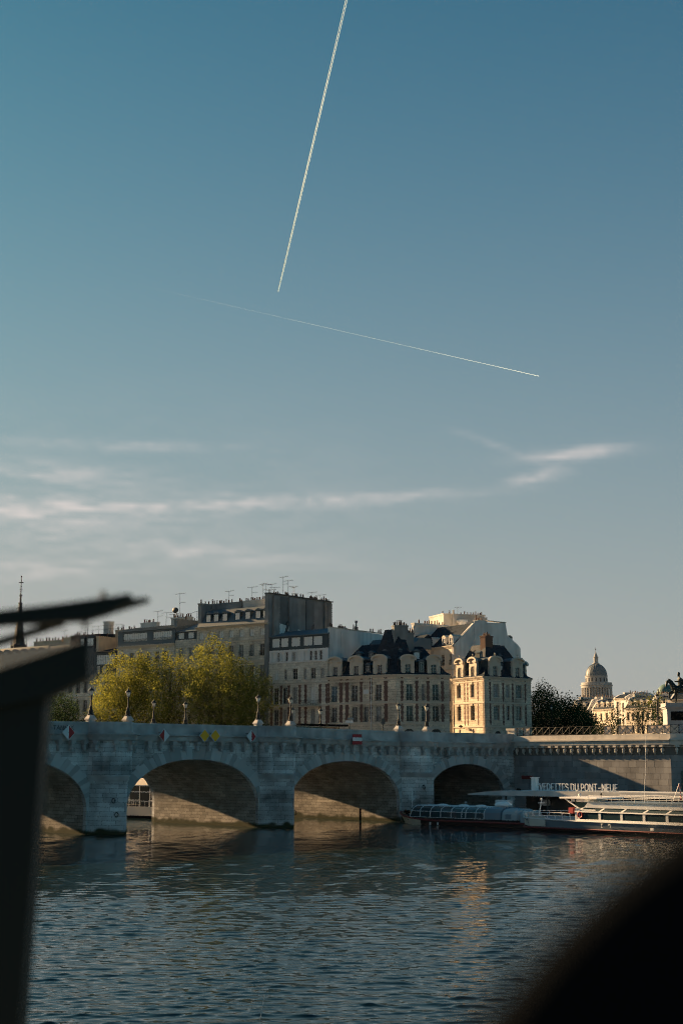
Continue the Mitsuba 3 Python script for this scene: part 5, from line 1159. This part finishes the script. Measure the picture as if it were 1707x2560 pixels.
one('mooring_post', M().tube((0, 0, -1), (0, 0, 1.35), .13, .13, 8).ball((0, 0, 1.4), (.17, .17, .1), 1), 'm_black', Frame(BR((43.2, 6, 0))), 'dark mooring post at the pier wall just left of the white boat bow', 'post')

# ------------------------------------------------------------------ contrails (thin ice clouds high above)
def ray(px, py, alt):
    x, u = (px - 853.5) / 3555, -(py - 1280) / 3555; c, s = math.cos(PITCH), math.sin(PITCH); d = np.array([x, c - u * s, s + u * c]); return d * (alt / d[2])
def shell(p, q, r, s, k=np.linspace(-.35, .35, 8)):
    d = (q - p) / np.linalg.norm(q - p); lo = -(p + q); lo = lo - d * (lo @ d); lo /= np.linalg.norm(lo); sd = np.cross(d, lo); v = []
    for c, w in ((p, r * 2.6), (q, s * 2.6)): v += [c + w * (math.cos(t) * lo + math.sin(t) * sd) for t in k]
    return np.array(v), [[i, i + 1, i + 9, i + 8] for i in range(7)]
def trail(pts, name, label, mats='m_contrail'):
    m = M()
    for (p, r), (q, s) in zip(pts[:-1], pts[1:]): m.tris(*shell(p, q, r, s))
    return one(name, m, mats, W0, label, 'contrail')
a, b = ray(695, 726, 9000), ray(866, -6, 9000); far = b + (b - a) * .4
def along(t, off): return a + (b - a) * t + np.array([off, 0, 0])
K = thing('contrail', 'bright double white contrail running steeply down from the top edge', 'contrail')
for s in (-1, 1):
    m = M()
    for t0, t1, o0, o1, r0, r1 in ((0, .12, 3, 6.5, 4.4, 5.2), (.12, .5, 6.5, 8, 5.2, 4.4), (.5, .8, 8, 9, 4.4, 2.6), (.8, 1.3, 9, 10, 2.6, 1.2)): m.tris(*shell(along(t0, s * o0), along(t1, s * o1), r0, r1, np.linspace(-.35, 1.5, 8)))
    put(K + '__strand', m, 'm_contrail')
a2, b2 = ray(1346, 939, 9000), ray(380, 718, 9000)
trail([(a2, 3.6), (a2 + (b2 - a2) * .12, 2.6), (a2 + (b2 - a2) * .4, 1.0), (a2 + (b2 - a2) * .75, .4), (b2, .1)], 'thin_contrail', 'faint thin contrail slanting down to the right across the middle sky')

# ------------------------------------------------------------------ the morning haze
scene['haze_air'] = {'type': 'homogeneous', 'albedo': lin(.92, .95, .97), 'sigma_t': lin(HAZE, HAZE, HAZE)}
scene['haze'] = {'type': 'cube', 'to_world': T().translate((0, 850, 73)).scale((1800, 1000, 78)), 'bsdf': {'type': 'null'}, 'interior': {'type': 'ref', 'id': 'haze_air'}}
tag('haze', 'thin bright haze over the river and the city', kind='stuff')
scene['camera']['medium'] = {'type': 'ref', 'id': 'haze_air'}

# ------------------------------------------------------------------ the bookstalls on the near quay parapet
def P2(px, py, y): x, u = (px - 853.5) / 3555, -(py - 1280) / 3555; c, s = math.cos(PITCH), math.sin(PITCH); d = np.array([x, c - u * s, s + u * c]); return np.array([0, 0, EYE[2]]) + d * (y / d[1])
def slab(pts, y, t):
    w = np.array([P2(a, b, y) for a, b in pts]); return M().prism([(q[0], q[2]) for q in w], 'v', y, y + t)
def bookstall():
    K = thing('bookstall_box', 'dark green bookseller box with raised lid and bracket at the left edge, out of focus', 'bookstall')
    put(K + '__lid_frame', slab([(-420, 1580), (0, 1526), (150, 1508), (270, 1492), (324, 1483), (328, 1499), (285, 1522), (270, 1532), (212, 1550), (118, 1557), (0, 1562), (-420, 1612)], 1.95, .03), 'm_boxgreen')
    put(K + '__lid_rim', slab([(250, 1510), (330, 1497), (366, 1492), (372, 1498), (366, 1504), (250, 1540)], 1.99, .02), 'm_boxgreen')
    put(K + '__hinge_bolt', M().tube(P2(258, 1499, 1.96), P2(258, 1478, 1.96), .004, .004, 8), 'm_boxgreen')
    put(K + '__catch', slab([(196, 1546), (218, 1546), (210, 1568)], 1.97, .012), 'm_boxgreen')
    put(K + '__stay', slab([(-420, 1700), (0, 1594), (110, 1560), (150, 1550), (160, 1562), (120, 1574), (0, 1612), (-420, 1722)], 2.0, .02), 'm_boxgreen')
    lo = [P2(*p, 2.0) for p in ((-420, 1790), (0, 1674), (208, 1604))]; hi = [P2(*p, 2.22) for p in ((-420, 1725), (0, 1632), (190, 1606))]
    m = M().tris(lo + hi + [q + [0, .02, -.02] for q in lo] + [q + [0, .02, -.02] for q in hi], [[0, 1, 4, 3], [1, 2, 5, 4], [9, 10, 7, 6], [10, 11, 8, 7], [3, 4, 10, 9], [4, 5, 11, 10], [2, 8, 11, 5]]); put(K + '__lid_slope', m, 'm_boxgreen')
    put(K + '__case', slab([(-420, 1795), (0, 1676), (208, 1607), (220, 1612), (219, 1692), (180, 1712), (126, 1738), (-420, 1860)], 1.98, .05), 'm_boxgreen')
    bot = P2(52, 2640, 2.0)
    w = [P2(*p, 2.0) for p in ((-420, 1730), (118, 1735), (108, 1770), (95, 1950), (80, 2150), (63, 2350), (44, 2600))]
    pl = [(q[0], q[2]) for q in w] + [(w[-1][0] - .015, 6.05), (w[0][0], 6.05)]
    put(K + '__end_panel', M().prism(pl, 'v', 2.0, 2.06), 'm_boxgreen')
    K = thing('near_bookstall_box', 'very near black rounded corner of another bookseller box, blurred at lower right', 'bookstall')
    f = .28; w = [P2(*p, f) for p in ((1830, 1990), (1700, 2100), (1530, 2230), (1370, 2390), (1170, 2640))]
    pl = [(q[0], q[2]) for q in w] + [(w[-1][0] - .04, 7.0), (w[-1][0] - .04, 6.3), (.7, 6.3), (.7, w[0][2] + .02)]
    put(K + '__lid', M().prism(Polygon(pl).buffer(-.012).buffer(.012), 'v', f, f + .02), 'm_black')
    put(K + '__hinge', M().tube((.3, f + .03, 7.0), (.6, f + .03, 7.0), .008), 'm_iron')
    W = M().box(-3.0, 3.0, .45, 2.8, 5.2, 6.05).box(-3, 3, .5, 2.7, -3, 5.2)
    one('near_quay_parapet', W, 'm_bridge', W0, 'stone parapet of the near quay under the bookseller boxes', 'wall')
bookstall()
one('pale_pole', M().tube((-2.45, 43.0, -.6), (-2.2, 42.6, .72), .012, .008, 6), 'm_offwhite', W0, 'thin pale pole leaning out of the water at the bottom edge', 'pole')
